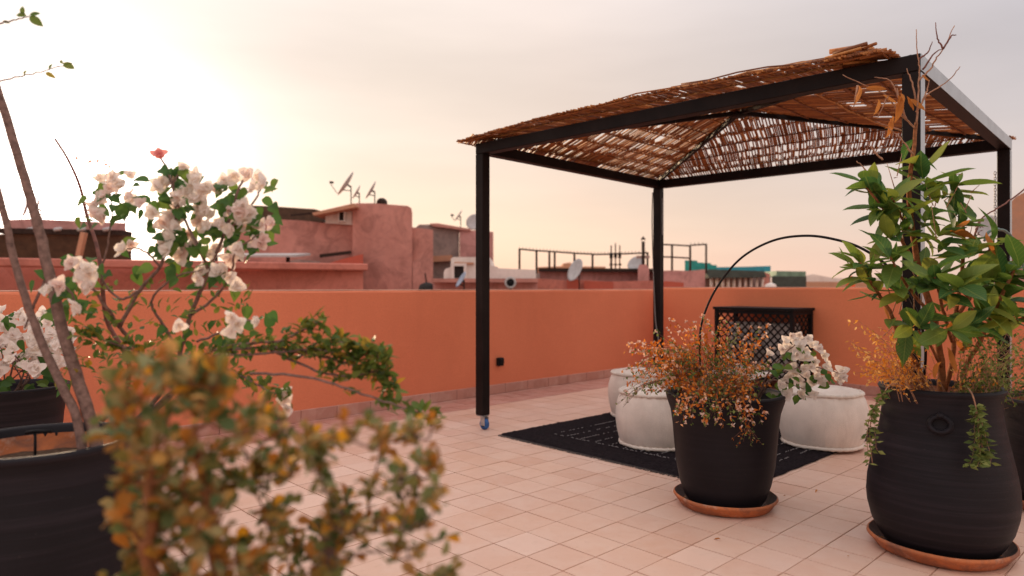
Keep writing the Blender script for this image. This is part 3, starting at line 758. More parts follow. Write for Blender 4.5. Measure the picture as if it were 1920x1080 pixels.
pot(PC2 + Z * .012, [(0.1784, 0), (0.2031, 0.012), (0.2306, 0.05), (0.258, 0.105), (0.2745, 0.17), (0.2791, 0.22), (0.2754, 0.28), (0.2609, 0.36), (0.2432, 0.44), (0.2266, 0.52), (0.2186, 0.58), (0.2186, 0.62), (0.223, 0.65), (0.2283, 0.672)],
    'big bellied black pot with a ring handle holding the broad leaved shrub', .195, .625, rings=[(R(-122), .565, .2215), (R(58), .565, .2215)], inner=M['terra'])
saucer(PC3, .275, 'terracotta saucer at the right edge, behind the big bellied pot')
pot(PC3 + Z * .012, [(.18, 0), (.205, .012), (.228, .06), (.25, .15), (.262, .28), (.270, .42), (.280, .50), (.287, .53)],
    'black pot at the right edge of the picture, behind the big bellied pot', .25, .48)
PL1 = Vector((-1.40, 2.04, 0)); PL2 = Vector((-2.72, 3.72, 0)); PL3 = Vector((-1.77, 2.78, 0)); PF = Vector((-.27, 1.02, 0))
pot(PL1 + Z * .012, [(.19, 0), (.215, .012), (.245, .06), (.272, .14), (.288, .24), (.286, .34), (.276, .44), (.264, .52), (.256, .575), (.256, .605), (.264, .635)],
    'blurred black pot with bare terracotta inside at the lower left corner', .226, .565, inner=M['terra'])
saucer(PL1, .28, 'terracotta saucer of the lower left black pot')
saucer(PL2, .25, 'terracotta saucer of the black pot with dense white flowers at the left edge')
pot(PL2 + Z * .012, [(.155, 0), (.178, .010), (.200, .045), (.222, .11), (.240, .20), (.250, .30), (.258, .40), (.268, .47), (.283, .515), (.290, .54), (.288, .556)],
    'black pot of dense white flowers at the left edge', .255, .50, inner=M['pot'])
pot(PL3, [(.12, 0), (.14, .012), (.155, .06), (.170, .15), (.180, .28), (.188, .36), (.195, .40), (.196, .42)], 'small black pot tucked behind the lower left corner pot, holding the blush flowers', .16, .37, inner=M['pot'])
pot(PF, [(.12, 0), (.14, .012), (.155, .06), (.165, .15), (.170, .24), (.178, .30), (.180, .32)], 'small black pot below the frame holding the blurred foreground bush', .15, .28, inner=M['pot'])

# ---------------------------------------------------------------- broad leaved shrub (right)
sh = empty('broad_leaved_shrub', PC2 + Z * .637, 'tall green broad leaved shrub with dry orange leaves on top, in the big bellied pot', 'shrub')
base = PC2 + Z * .60
def stem(pts, D, r0, r1, mat, parent, name='stem', n=7, root=None, jit=.004):
    q = [P(x, y, D[i] if isinstance(D, (list, tuple)) else D) for i, (x, y) in enumerate(pts)]
    if root is not None: q = [root] + q
    c = catmull(q, 6); c = [c[0]] + [p + rv(jit) * .5 for p in c[1:-1]] + [c[-1]]
    MB().tube(c, [r0, r1], n).build(name, mat, parent); return c
ST = []
ST.append(stem([(1765, 690), (1752, 600), (1728, 520), (1712, 440), (1705, 360), (1712, 290), (1718, 230)], [2.90, 2.88, 2.86, 2.86, 2.86, 2.87, 2.88], .017, .007, M['bark_o'], sh, root=base))
ST.append(stem([(1722, 690), (1688, 640), (1672, 590), (1640, 540), (1612, 492)], [2.88, 2.84, 2.80, 2.78, 2.76], .012, .005, M['bark_o'], sh, root=base + Vector((-.06, -.03, 0))))
ST.append(stem([(1810, 690), (1838, 640), (1862, 585), (1890, 530), (1905, 500)], [2.86, 2.80, 2.74, 2.70, 2.68], .013, .005, M['bark_o'], sh, root=base + Vector((.06, -.04, 0))))
ST.append(stem([(1785, 680), (1790, 600), (1802, 520), (1808, 450), (1800, 390), (1790, 345)], [2.93, 2.92, 2.9, 2.88, 2.86, 2.85], .012, .005, M['bark_o'], sh, root=base + Vector((.03, .05, 0))))
ST.append(stem([(1728, 520), (1690, 450), (1655, 390), (1618, 345)], [2.86, 2.82, 2.78, 2.76], .008, .004, M['bark_o'], sh))
ST.append(stem([(1712, 440), (1690, 405), (1672, 372)], [2.86, 2.80, 2.74], .006, .004, M['bark_o'], sh))
ST.append(stem([(1752, 600), (1720, 560), (1690, 520), (1668, 480)], [2.88, 2.80, 2.74, 2.72], .008, .004, M['bark_o'], sh))
ST.append(stem([(1790, 600), (1830, 540), (1850, 480), (1862, 455)], [2.92, 2.86, 2.8, 2.78], .008, .004, M['bark_o'], sh))
ST.append(stem([(1785, 640), (1770, 590), (1760, 545), (1752, 520)], [2.9, 2.78, 2.70, 2.66], .008, .004, M['bark_o'], sh))
ST.append(stem([(1838, 640), (1830, 600), (1815, 560), (1800, 540)], [2.80, 2.68, 2.62, 2.60], .007, .004, M['bark_o'], sh))
ST.append(stem([(1765, 690), (1740, 640), (1722, 620)], [2.90, 2.76, 2.68], .006, .004, M['bark_o'], sh))
ST.append(stem([(1862, 585), (1900, 600), (1930, 590)], [2.74, 2.68, 2.62], .007, .004, M['bark_o'], sh))
def whorl(c, axis, n, size, spread=.9, kind='broad', par=None, jit=.25):
    axis = axis.normalized(); x = axis.orthogonal().normalized(); y = axis.cross(x); a0 = rnd(0, 6.28)
    for k in range(n):
        a = a0 + k * 2.4 + rnd(-.3, .3); sp = spread * rnd(.55, 1.25)
        dv = (axis * math.cos(sp) + (x * math.cos(a) + y * math.sin(a)) * math.sin(sp) + rv(jit * .4)).normalized()
        put(kind, par, c - axis * (k * .012) + rv(.012), dv + Vector((dv.x * .5, 0, .12)), size * rnd(.45, .95), up=Z * .8 + axis * .4 + rv(.45))
TIPS = [(1735, 318, 2.86, 10, .21, (0, 0, 1)), (1618, 345, 2.76, 7, .155, (-.6, -.2, .4)), (1675, 368, 2.74, 7, .175, (-.1, -.5, .6)), (1795, 345, 2.85, 7, .185, (.5, -.3, .6)),
        (1612, 492, 2.76, 8, .145, (-.5, -.1, .8)), (1668, 480, 2.72, 7, .17, (-.5, -.4, .5)), (1800, 420, 2.84, 8, .18, (.5, -.4, .4)), (1862, 455, 2.78, 8, .185, (.5, -.3, .5)),
        (1752, 520, 2.66, 7, .19, (-.2, -.7, .4)), (1800, 540, 2.60, 8, .19, (.1, -.8, .3)), (1722, 620, 2.68, 7, .19, (-.1, -.7, -.1)), (1905, 500, 2.68, 9, .18, (.5, -.4, .5)),
        (1930, 590, 2.62, 8, .19, (.3, -.6, .2)), (1860, 580, 2.66, 8, .19, (.2, -.8, .3)), (1700, 430, 2.82, 6, .17, (-.7, -.3, .3)), (1690, 545, 2.72, 6, .16, (-.6, -.4, .2)),
        (1850, 520, 2.72, 7, .185, (.5, -.5, .3)), (1770, 460, 2.78, 7, .17, (.1, -.7, .5)), (1830, 620, 2.64, 6, .18, (.3, -.7, -.1)), (1640, 545, 2.77, 4, .13, (-.5, -.1, .2)),
        (1890, 560, 2.72, 7, .18, (.4, -.4, .3)), (1745, 400, 2.80, 6, .17, (.1, -.5, .7)), (1785, 620, 2.62, 5, .17, (0, -.8, -.2)), (1645, 395, 2.80, 6, .16, (-.8, -.2, .2)), (1590, 500, 2.78, 4, .13, (-.8, 0, .2)), (1660, 445, 2.78, 5, .17, (-.9, -.2, .1))]
for (x, y, D_, n, sz, axv) in TIPS: whorl(P(x, y, D_), Vector(axv), int(n * 1.35), sz, 1.05, par=sh)
for s in ST:                                # single leaves along the stems
    for k in range(int(len(s) * .45), len(s), 4): put('broad', sh, s[k], (rv() + Z * .2).normalized(), rnd(.09, .16), up=Z + rv(.4))
# bare upper twigs and dry leaves
tw = []
for pts in ([(1718, 232), (1722, 170), (1724, 130), (1720, 100), (1718, 55)], [(1730, 130), (1752, 100), (1768, 92)], [(1724, 150), (1745, 128), (1757, 108), (1768, 92), (1790, 48)], [(1768, 92), (1758, 72), (1754, 42)], [(1768, 92), (1784, 68), (1793, 66)],
            [(1718, 210), (1735, 182), (1752, 168), (1780, 150), (1800, 125)], [(1715, 240), (1690, 215), (1660, 178), (1634, 165), (1580, 140)], [(1700, 225), (1680, 172), (1665, 150), (1640, 145)], [(1690, 245), (1652, 232), (1640, 228)],
            [(1718, 190), (1708, 150), (1700, 128)], [(1722, 205), (1738, 170), (1742, 150)], [(1690, 215), (1682, 165)], [(1608, 160), (1600, 205)], [(1724, 110), (1740, 98), (1748, 78)], [(1665, 180), (1645, 222)], [(1712, 290), (1690, 262), (1665, 240)],
            [(1655, 300), (1640, 285), (1628, 268)], [(1640, 345), (1622, 318), (1606, 302)]):
    tw.append(stem(pts, 2.84 + rnd(-.03, .05), .0042, .0016, M['dtwig'] if pts[0][0] < 1726 and pts[0][1] > 140 else M['twig'], sh, 'twig', 5))
for (x, y, dx, dy, sz) in ((1610, 160, .1, -1, .085), (1622, 165, 1, -.2, .07), (1646, 185, .1, -1, .07), (1655, 178, .6, -.6, .06), (1684, 178, .05, -1, .115), (1690, 175, -.2, -1, .08), (1705, 185, .5, -.8, .075), (1668, 222, -.1, -1, .085), (1674, 216, -.3, -1, .06), (1700, 180, .3, -.9, .06), (1728, 140, .3, -.9, .04)):
    put('dry', sh, P(x, y, 2.83), Vector((dx, rnd(-.3, .3), dy)), sz, up=Vector((.4, -1, .1)) + rv(.5))
for k in range(45):                         # small twiggy bits inside the crown
    p = P(rnd(1640, 1840), rnd(320, 640), rnd(2.72, 2.95)); MB().tube([p, p + rv(.05) + Z * rnd(.03, .09)], [.0022, .001], 4).build('twig', M['dtwig'], sh)
for k in range(16): put('dry', sh, P(rnd(1650, 1870), rnd(400, 690), rnd(2.7, 2.9)), rv() - Z * .4, rnd(.05, .11))

# trailing plants in the big pot
def spray(b, p0, p1, sag, n, l, w, mi=0, stem_mi=1, r=.0014, both=False, tipbias=0):
    mid = (p0 + p1) / 2 + Z * sag; c = catmull([p0, mid, p1], 7)
    b.tube(c, [r, r * .5], 3, stem_mi)
    for k in range(n):
        t = (k + rnd(0, 1)) / n
        if tipbias: t = t ** (1 / (1 + tipbias))
        i = min(len(c) - 1, int(t * len(c))); p = c[i] + rv(.006)
        quadleaf(b, p, (rv() - Z * rnd(.2, .9)).normalized(), l * rnd(.6, 1.3), w * rnd(.6, 1.3), mi)
tp = empty('dry_trailing_plant', PC2 + Z * .637 + Vector((-.14, -.05, 0)), 'dry amber trailing plant spilling over the left rim of the big bellied pot', 'plant')
b = MB(); r0 = PC2 + Z * .64 + Vector((-.17, -.06, 0))
for k in range(70):
    s = r0 + Vector((rnd(-.06, .14), rnd(-.1, .1), 0)); t = P(rnd(1592, 1720), rnd(600, 745), rnd(2.72, 2.92)); t.x -= 0
    spray(b, s, t, rnd(.02, .09), 13, .020, .0045, 0, 1, .0012, tipbias=.8)
for k in range(9):
    s = r0 + Vector((rnd(.0, .3), rnd(-.1, .1), 0)); spray(b, s, s + Vector((rnd(-.08, .08), rnd(-.1, .05), rnd(.05, .2))), .02, 12, .018, .005, 0, 1)
b.build('foliage', [L['podl'], M['dtwig']], tp, kind='stuff', recalc=False)
b = MB(); c = catmull([P(1700, 725, 2.78), P(1672, 720, 2.72), P(1652, 745, 2.66), P(1636, 775, 2.64), P(1630, 820, 2.64), P(1636, 870, 2.64)], 6)
b.tube(c, [.0025, .0012], 4, 1)
def vine(b, c, k0, strands, spread, lsz):
    for q in range(strands):
        off = [Vector((0, 0, 0))] * len(c); o = Vector((rnd(-1, 1), rnd(-.5, .3), 0)) * spread
        cut = len(c) - int(rnd(0, 5)); pts = [c[i] + o * max(0, (i - k0) / (len(c) - k0)) ** .8 + rv(.002) for i in range(k0, cut)]
        b.tube(pts, [.0014, .0007], 3, 1)
        for i, p in enumerate(pts):
            for g in (-1, 1):
                if random.random() < .8: quadleaf(b, p, Vector((g * rnd(.5, 1), rnd(-.9, .3), rnd(-.7, .4))), lsz * rnd(.6, 1.25), lsz * rnd(.22, .32))
vine(b, c, 10, 4, .030, .026)
b.build('hanging_vine', [L['sprig'], M['dtwig']], tp, kind='stuff', recalc=False)
tg = empty('green_trailing_plant', PC2 + Z * .637 + Vector((.12, -.08, 0)), 'green trailing sprigs over the front and right rim of the big bellied pot', 'plant')
b = MB(); r1 = PC2 + Z * .64 + Vector((.12, -.08, 0))
for k in range(75):
    s = r1 + Vector((rnd(-.12, .08), rnd(-.1, .1), 0)); t = P(rnd(1790, 1935), rnd(585, 745), rnd(2.62, 2.92))
    spray(b, s, t, rnd(.0, .07), 16, .020, .0048, 0, 1, .0012)
b.build('foliage', [L['sprig'], M['dtwig']], tg, kind='stuff', recalc=False)
b = MB(); c = catmull([P(1815, 728, 2.66), P(1824, 742, 2.615), P(1832, 775, 2.60), P(1838, 815, 2.585), P(1842, 850, 2.58), P(1838, 872, 2.575)], 6)
b.tube(c, [.003, .0015], 4, 1)
vine(b, c, 10, 6, .055, .032)
b.build('hanging_vine', [L['sprig'], M['dtwig']], tg, kind='stuff', recalc=False)

# plant in the right edge pot
rp_ = empty('leafy_plant', PC3 + Z * .49, 'fine leaved green plant in the pot at the right edge', 'plant')
b = MB(); r2 = PC3 + Z * .49
for k in range(170):
    s = r2 + Vector((rnd(-.15, .15), rnd(-.15, .15), 0)); t = r2 + Vector((rnd(-.42, .3), rnd(-.3, .25), rnd(-.04, .46)))
    spray(b, s, t, rnd(.02, .1), 18, .024, .006, 0, 1, .0014)
b.build('foliage', [L['sprig'], M['dtwig']], rp_, kind='stuff', recalc=False)
stem([(1975, 640), (1940, 560), (1908, 470), (1893, 440), (1872, 430), (1852, 437), (1845, 452)], [3.4, 3.35, 3.3, 3.25, 3.2, 3.2, 3.2], .007, .006, M['ghose'], rp_, 'bent_hose', 8, root=r2)
sp = stem([(1980, 300), (1920, 355), (1880, 385), (1850, 402), (1835, 418)], [3.3, 3.2, 3.1, 3.05, 3.05], .004, .003, M['twig'], rp_, 'flower_stalk', 5, root=r2 + Vector((.2, 0, .3)))
b = MB(); c = [P(1838, 412, 3.05), P(1828, 440, 3.05), P(1820, 475, 3.05)]
b.tube(c, [.006, .003], 5, 1)
for k in range(70):
    t = rnd(0, 1); p = c[0].lerp(c[2], t) + rv(.009); quadleaf(b, p, (rv() + Z * .3).normalized(), rnd(.010, .02), .003)
b.build('dry_flower_spike', [simple('dry_mauve', (.20, .11, .10), .8, .3, 50), M['twig']], rp_, kind='stuff', recalc=False)

# ---------------------------------------------------------------- middle pot plants
op_ = empty('orange_flowering_plant', PC1 + Z * .515 + Vector((-.08, 0, 0)), 'bushy plant of fine orange seed pods and pale blossoms in the tapered black pot', 'plant')
b = MB(); o0 = PC1 + Z * .515
def blossom(bb, p, l, mi):
    for q in range(4): quadleaf(bb, p, rv().normalized(), l, l * .42, mi)
for k in range(340):
    s = o0 + Vector((rnd(-.2, .14), rnd(-.16, .16), 0))
    u = random.random()
    if u < .50:   t = P(rnd(1225, 1450), 720 - 135 * random.random() ** 1.4, rnd(3.3, 3.75)); sag = rnd(.0, .07)
    elif u < .78: t = P(rnd(1166, 1260), rnd(640, 740), rnd(3.3, 3.62)); sag = rnd(.06, .14)
    else:         t = P(rnd(1262, 1440), rnd(745, 800), rnd(3.08, 3.2)); sag = rnd(.09, .17)
    if t.z > .9: t.z -= rnd(0, .06)
    gm = 2 if random.random() < .42 else 0
    spray(b, s, t, sag, 19, .021, .0056, gm, 1, .0011, tipbias=.5)
    if random.random() < .65: blossom(b, t, rnd(.010, .018), 3)
spray(b, P(1395, 748, 3.2), P(1402, 808, 3.15), .0, 18, .018, .004, 0, 1); 
for k in range(9): spray(b, P(1402, 800, 3.155), P(1402 + rnd(-32, 32), rnd(812, 838), 3.15), .004, 8, .014, .003, 0 if k % 2 else 2, 1, .0011)
for k in range(6): spray(b, P(1245, 712, 3.3), P(rnd(1155, 1185), rnd(735, 765), 3.28), .03, 10, .016, .0035, 2, 1)
b.build('foliage', [L['pod'], M['twig'], L['sprig'], leafmat('pale_blossom', [(0, (.70, .40, .28)), (1, (.76, .60, .52))], .4, .7, True)], op_, kind='stuff', recalc=False)
wb = empty('white_bougainvillea', PC1 + Z * .515 + Vector((.15, 0, 0)), 'white bougainvillea leaning out of the right side of the tapered black pot', 'plant')
wroot = PC1 + Z * .50 + Vector((.15, 0, 0))
for pts in ([(1440, 700), (1475, 660), (1500, 640)], [(1450, 710), (1490, 690), (1540, 690), (1575, 700)], [(1440, 715), (1480, 720), (1520, 735)], [(1450, 700), (1500, 670), (1525, 660)]):
    stem(pts, [3.42, 3.36, 3.34, 3.34][:len(pts)], .005, .0022, M['bark'], wb, 'stem', 5, root=wroot)
for (x, y) in [(1470, 640), (1482, 630), (1498, 628), (1480, 652), (1500, 648), (1516, 636), (1522, 648), (1466, 655), (1494, 665), (1512, 670), (1524, 680), (1536, 655), (1542, 668), (1505, 690), (1490, 700), (1498, 712), (1480, 706), (1512, 702), (1520, 716), (1530, 696), (1538, 712), (1472, 716), (1462, 722),
               (1549, 688), (1530, 705), (1542, 712), (1566, 702), (1578, 696), (1572, 712), (1580, 708), (1510, 726), (1526, 740), (1500, 738), (1476, 740), (1440, 662), (1520, 690), (1490, 640), (1508, 660), (1485, 690)]:
    p = P(x, y, 3.36 + rnd(-.05, .05)); put_flower('white', wb, p, Vector((rnd(-.6, .6), -1, rnd(-.2, .8))), rnd(.027, .037))
for (x, y) in [(1470, 668), (1460, 680), (1482, 675), (1478, 690), (1455, 700), (1465, 710), (1450, 720), (1500, 700), (1530, 660), (1525, 708), (1560, 716), (1475, 735), (1490, 745), (1502, 742), (1510, 735), (1468, 745), (1452, 740), (1488, 725), (1520, 678), (1548, 700), (1484, 712), (1445, 690), (1496, 655)]:
    for k in range(2): put('boug', wb, P(x + rnd(-6, 6), y + rnd(-6, 6), 3.37 + rnd(-.05, .04)), Vector((rnd(-1, 1), rnd(-.8, .2), rnd(-1, .2))), rnd(.035, .055), up=Vector((rnd(-.4, .4), -1, .6)))
# arched hose between the two pots
hp = [PC1 + Z * .52 + Vector((-.1, .05, 0)), P(1312, 640, 3.5), P(1322, 585, 3.48), P(1350, 530, 3.45), P(1392, 482, 3.4), P(1450, 451, 3.3), P(1512, 442, 3.2), P(1570, 450, 3.1), P(1620, 468, 3.02), P(1670, 505, 2.95), P(1712, 570, 2.92), P(1735, 650, 2.9), PC2 + Z * .62 + Vector((-.05, .05, 0))]
MB().tube(catmull(hp, 8), .0058, 8).build('arched_hose', M['hose'], origin=hp[0], label='thin dark hose arching from the middle pot to the big bellied pot', cat='hose')

# ---------------------------------------------------------------- left side plants
# bare stemmed tree in the corner pot
bt = empty('bare_stemmed_tree', PL1 + Z * .577, 'two bare blurred stems rising from the lower left corner pot', 'tree')
rt = PL1 + Z * .55
stem([(176, 812), (142, 700), (112, 600), (92, 510), (62, 390), (30, 280), (-8, 160), (-60, 40)], 2.0, .019, .010, M['bark'], bt, 'trunk', 10, root=Vector((P(188, 850, 2.0).x, 2.0, .56)), jit=.003)
stem([(146, 790), (100, 690), (58, 590), (28, 490), (5, 390), (-25, 280)], 1.98, .0135, .008, M['bark'], bt, 'trunk', 9, root=Vector((P(160, 850, 1.98).x, 1.98, .56)), jit=.003)
stem([(92, 510), (70, 560), (56, 590), (46, 615)], 2.0, .005, .0025, M['bark'], bt, 'twig', 5)
stem([(92, 510), (130, 545), (150, 585)], 2.0, .005, .0025, M['bark'], bt, 'twig', 5)
stem([(-30, 175), (0, 153), (40, 142), (85, 133), (135, 118)], 1.95, .003, .0014, M['bark'], bt, 'twig', 5)
stem([(-40, 60), (0, 45), (25, 38), (55, 30)], 1.95, .003, .0014, M['bark'], bt, 'twig', 5)
for (x, y, dx, dz, sz) in ((55, 30, 1, -.8, .05), (50, 30, -1, .2, .035), (45, 28, -.3, 1, .03), (55, 28, 1, .15, .03), (0, 42, -.5, -.7, .03), (118, 118, 1, -.55, .045), (85, 136, 1, -.45, .03), (92, 130, .2, .5, .02), (45, 140, .1, .6, .018), (5, 40, .6, -.1, .02), (118, 120, -.5, .6, .02)):
    put('dry' if False else 'small', bt, P(x, y, 1.95), Vector((dx, rnd(-.2, .2), dz)), sz, up=Vector((0, -1, .3)))
b = MB(); pk = P(66, 806, 2.12); pk2 = Vector((pk.x, pk.y, 0))
b.tube([pk2 + Z * .55, pk2 + Z * .655], .004, 6); b.tube([pk2 + Z * .655 - Vector((.028, 0, 0)), pk2 + Z * .66, pk2 + Z * .655 + Vector((.05, 0, .004))], .006, 6)
b.build('drip_stake', M['black'], origin=pk2 + Z * .56, label='small black drip watering stake at the lower left pot rim', cat='stake')
b = MB(); tw_ = [P(103, 260, 2.35), P(128, 300, 2.33), P(150, 350, 2.3), P(163, 405, 2.28), P(180, 455, 2.25), P(190, 510, 2.22), P(200, 600, 2.25), P(240, 720, 2.3), PL3 + Z * .38 + Vector((-.05, 0, 0))]

# blush bougainvillea
bg_ = empty('blush_bougainvillea', PL3 + Z * .38, 'blurred bougainvillea with blush white flowers and a long leafy arm reaching right', 'plant')
broot = PL3 + Z * .36
MB().tube(catmull(tw_, 6), [.0035, .008], 6).build('stem', M['twig'], bg_)
BS = []
BD = 2.05
BS.append(stem([(318, 745), (338, 660), (358, 590), (392, 510), (420, 440), (440, 380), (455, 335)], [2.25, 2.15, 2.08, 2.03, 2.0, 2.0, 2.0], .009, .003, M['bark'], bg_, root=broot))
BS.append(stem([(300, 740), (255, 655), (222, 610), (198, 575), (170, 535), (150, 500)], [2.25, 2.15, 2.08, 2.0, 1.95, 1.9], .008, .003, M['bark'], bg_, root=broot))
BS.append(stem([(225, 612), (262, 545), (300, 500), (318, 450), (330, 390), (318, 330), (300, 292)], [2.08, 2.05, 2.02, 2.0, 2.0, 2.0, 2.0], .006, .0025, M['bark'], bg_))
BS.append(stem([(262, 545), (225, 560), (190, 520), (200, 470), (210, 400), (205, 360)], [2.05, 2.05, 2.05, 2.05, 2.05, 2.05], .004, .002, M['bark'], bg_))
BS.append(stem([(392, 510), (370, 460), (345, 410), (325, 350), (345, 312)], [2.03, 2.0, 2.0, 2.0, 2.0], .005, .0022, M['bark'], bg_))
BS.append(stem([(420, 440), (460, 400), (480, 370), (495, 345)], [2.0, 2.0, 2.0, 2.0], .004, .002, M['bark'], bg_))
BS.append(stem([(358, 590), (400, 560), (430, 520), (445, 470), (485, 440)], [2.08, 2.05, 2.0, 1.98, 1.97], .005, .002, M['bark'], bg_))
BS.append(stem([(300, 500), (270, 470), (238, 466)], [2.02, 2.0, 2.0], .0035, .002, M['bark'], bg_))
BS.append(stem([(338, 660), (300, 600), (285, 560), (330, 520), (380, 505)], [2.15, 2.1, 2.05, 2.0, 1.95], .005, .002, M['bark'], bg_))
BS.append(stem([(370, 640), (410, 625), (440, 605), (485, 600)], [2.05, 1.95, 1.9, 1.88], .004, .002, M['bark'], bg_))
FLW = [(345, 312), (328, 330), (208, 355), (232, 350), (182, 388), (178, 402), (348, 362), (330, 395), (336, 412), (392, 392), (400, 405), (322, 430), (318, 445), (352, 468), (340, 478), (305, 455), (235, 467), (382, 512), (146, 492), (160, 505), (150, 520), (168, 515), (150, 575),
       (335, 610), (438, 592), (446, 606), (434, 622), (485, 601), (442, 470), (488, 445), (492, 425), (478, 455), (455, 388), (440, 330), (405, 355), (466, 328), (497, 345), (430, 520), (472, 402), (418, 420), (372, 420), (268, 382), (290, 400), (540, 738), (532, 752), (545, 765),
       (308, 340), (296, 352), (430, 395), (368, 375), (380, 370), (448, 410), (460, 425), (222, 345), (196, 368), (362, 345), (318, 410), (345, 385), (250, 372), (410, 470), (384, 405), (352, 440), (120, 540), (95, 545), (110, 535), (435, 485), (425, 500)]
for (x, y) in FLW + [(a + rnd(-22, 22), b_ + rnd(-20, 20)) for a, b_ in FLW if a < 530 and b_ < 530]:
    D_ = 1.85 if y > 560 else 1.9 if x < 175 else 2.0
    put_flower('blush', bg_, P(x, y, D_ + rnd(-.05, .05)), Vector((rnd(-.9, .9), -1, rnd(-.5, .8))), rnd(.022, .033))
put_flower('rose', bg_, P(300, 292, 2.0), Vector((.2, -1, .6)), .028)
for k in range(290):
    x, y = random.choice(FLW[:-3]); 
    if 535 < x: continue
    put('boug', bg_, P(x + rnd(-34, 34), y + rnd(-22, 46), 2.03 + rnd(-.06, .08)), Vector((rnd(-1, 1), rnd(-.8, .3), rnd(-1, .5))), rnd(.030, .052), up=Vector((rnd(-.5, .5), -1, .7)))
LB = []
LB.append(stem([(310, 745), (360, 680), (430, 648), (520, 640), (570, 618), (598, 604)], [2.2, 2.05, 1.95, 1.85, 1.8, 1.78], .006, .0018, M['bark'], bg_, root=broot))
LB.append(stem([(315, 748), (400, 668), (500, 652), (600, 668), (680, 690), (725, 712), (730, 745)], [2.2, 2.0, 1.9, 1.82, 1.78, 1.75, 1.74], .006, .0018, M['bark'], bg_, root=broot))
LB.append(stem([(400, 668), (500, 662), (590, 655), (660, 668), (690, 655)], [2.0, 1.88, 1.8, 1.75, 1.74], .004, .0016, M['bark'], bg_))
LB.append(stem([(500, 652), (580, 690), (650, 705), (715, 690), (705, 660)], [1.9, 1.82, 1.76, 1.73, 1.72], .004, .0016, M['bark'], bg_))
LB.append(stem([(560, 672), (600, 640), (640, 642), (668, 650)], [1.84, 1.8, 1.76, 1.75], .003, .0014, M['bark'], bg_))
LB.append(stem([(470, 700), (560, 705), (640, 725), (720, 752), (780, 772), (815, 785)], [1.9, 1.8, 1.74, 1.7, 1.68, 1.67], .004, .0014, M['bark'], bg_))
LB.append(stem([(330, 720), (300, 690), (260, 660), (200, 640), (150, 620)], [2.15, 2.1, 2.05, 2.0, 2.0], .005, .0018, M['bark'], bg_))
LB.append(stem([(350, 690), (420, 690), (480, 720), (530, 745)], [2.1, 2.0, 1.92, 1.86], .004, .0018, M['bark'], bg_))
cnt = 0; sm = MB()
def stuffleaf(mb, me, p, rot, sc):
    mb.add([p + rot @ (v.co * sc) for v in me.vertices], [tuple(q.vertices) for q in me.polygons], 0, True)
for li, s in enumerate(LB):
    dn = 7 if li in (1, 2, 3) else 5
    for k in range(len(s) // 3, len(s)):
        if li == 5 and k < len(s) * .8: 
            if random.random() < .7: continue
        for q in range(dn):
            p = s[k] + rv(.018); dv = (rv() + Z * .25 + (s[k] - s[k - 1]).normalized() * .6).normalized(); sz = rnd(.022, .040)
            if cnt < 270: put('small', bg_, p, dv, sz, up=Z + rv(.7)); cnt += 1
            else: stuffleaf(sm, random.choice(ME['small']), p, basis(dv, Z + rv(.7)), sz)
for k in range(420):
    x, y = rnd(110, 470), 530 + 200 * random.random() ** .8; p = P(x, y, rnd(1.95, 2.2)); dv = rv() + Z * .2; stuffleaf(sm, random.choice(ME['small']), p, basis(dv, Z + rv(.7)), rnd(.022, .036))
L['smalls'] = leafmat('small_green_leaves', [(0, (.07, .12, .025)), (.5, (.12, .17, .035)), (.85, (.20, .21, .04)), (1, (.44, .24, .03))], .4, .45, island=True)
sm.build('small_leaves', L['smalls'], bg_, kind='stuff', recalc=False)
# dry hanging seeds on the side twig
b = MB(); c = catmull([P(140, 298, 2.3), P(160, 290, 2.3), P(185, 289, 2.3), P(204, 294, 2.3)], 5); b.tube(c, .0008, 3, 1)
for (x, y) in ((168, 298), (184, 299), (202, 298), (202, 308), (146, 296), (152, 295)):
    for q in range(4): quadleaf(b, P(x + rnd(-3, 3), y + rnd(-4, 4), 2.3), rv() - Z, .014, .004)
b.build('dry_seeds', [L['pod'], M['dtwig']], bg_, kind='stuff', recalc=False)

# dense white bougainvillea at the left edge
wd = empty('white_bougainvillea', PL2 + Z * .51, 'dense white bougainvillea in the black pot at the left edge', 'plant')
for k in range(14):
    t = PL2 + Vector((rnd(-.2, .3), rnd(-.25, .1), rnd(.6, .9))); MB().tube(catmull([PL2 + Z * .50 + Vector((rnd(-.05, .05), rnd(-.05, .05), 0)), PL2 + Z * .62 + rv(.08), t], 5), [.006, .002], 5).build('stem', M['bark'], wd)
for k in range(110):
    x = rnd(-60, 132); y = rnd(580, 700) if x < 100 else rnd(610, 690); put_flower('white', wd, P(x, y, rnd(3.35, 3.8)), Vector((rnd(-.5, .9), -1, rnd(-.1, .9))), rnd(.032, .046))
for k in range(90):
    x = rnd(-60, 135); y = rnd(590, 735); put('boug', wd, P(x, y, rnd(3.45, 3.85)), Vector((rnd(-1, 1), rnd(-.8, .3), rnd(-1, .5))), rnd(.04, .07), up=Vector((rnd(-.5, .5), -1, .7)))

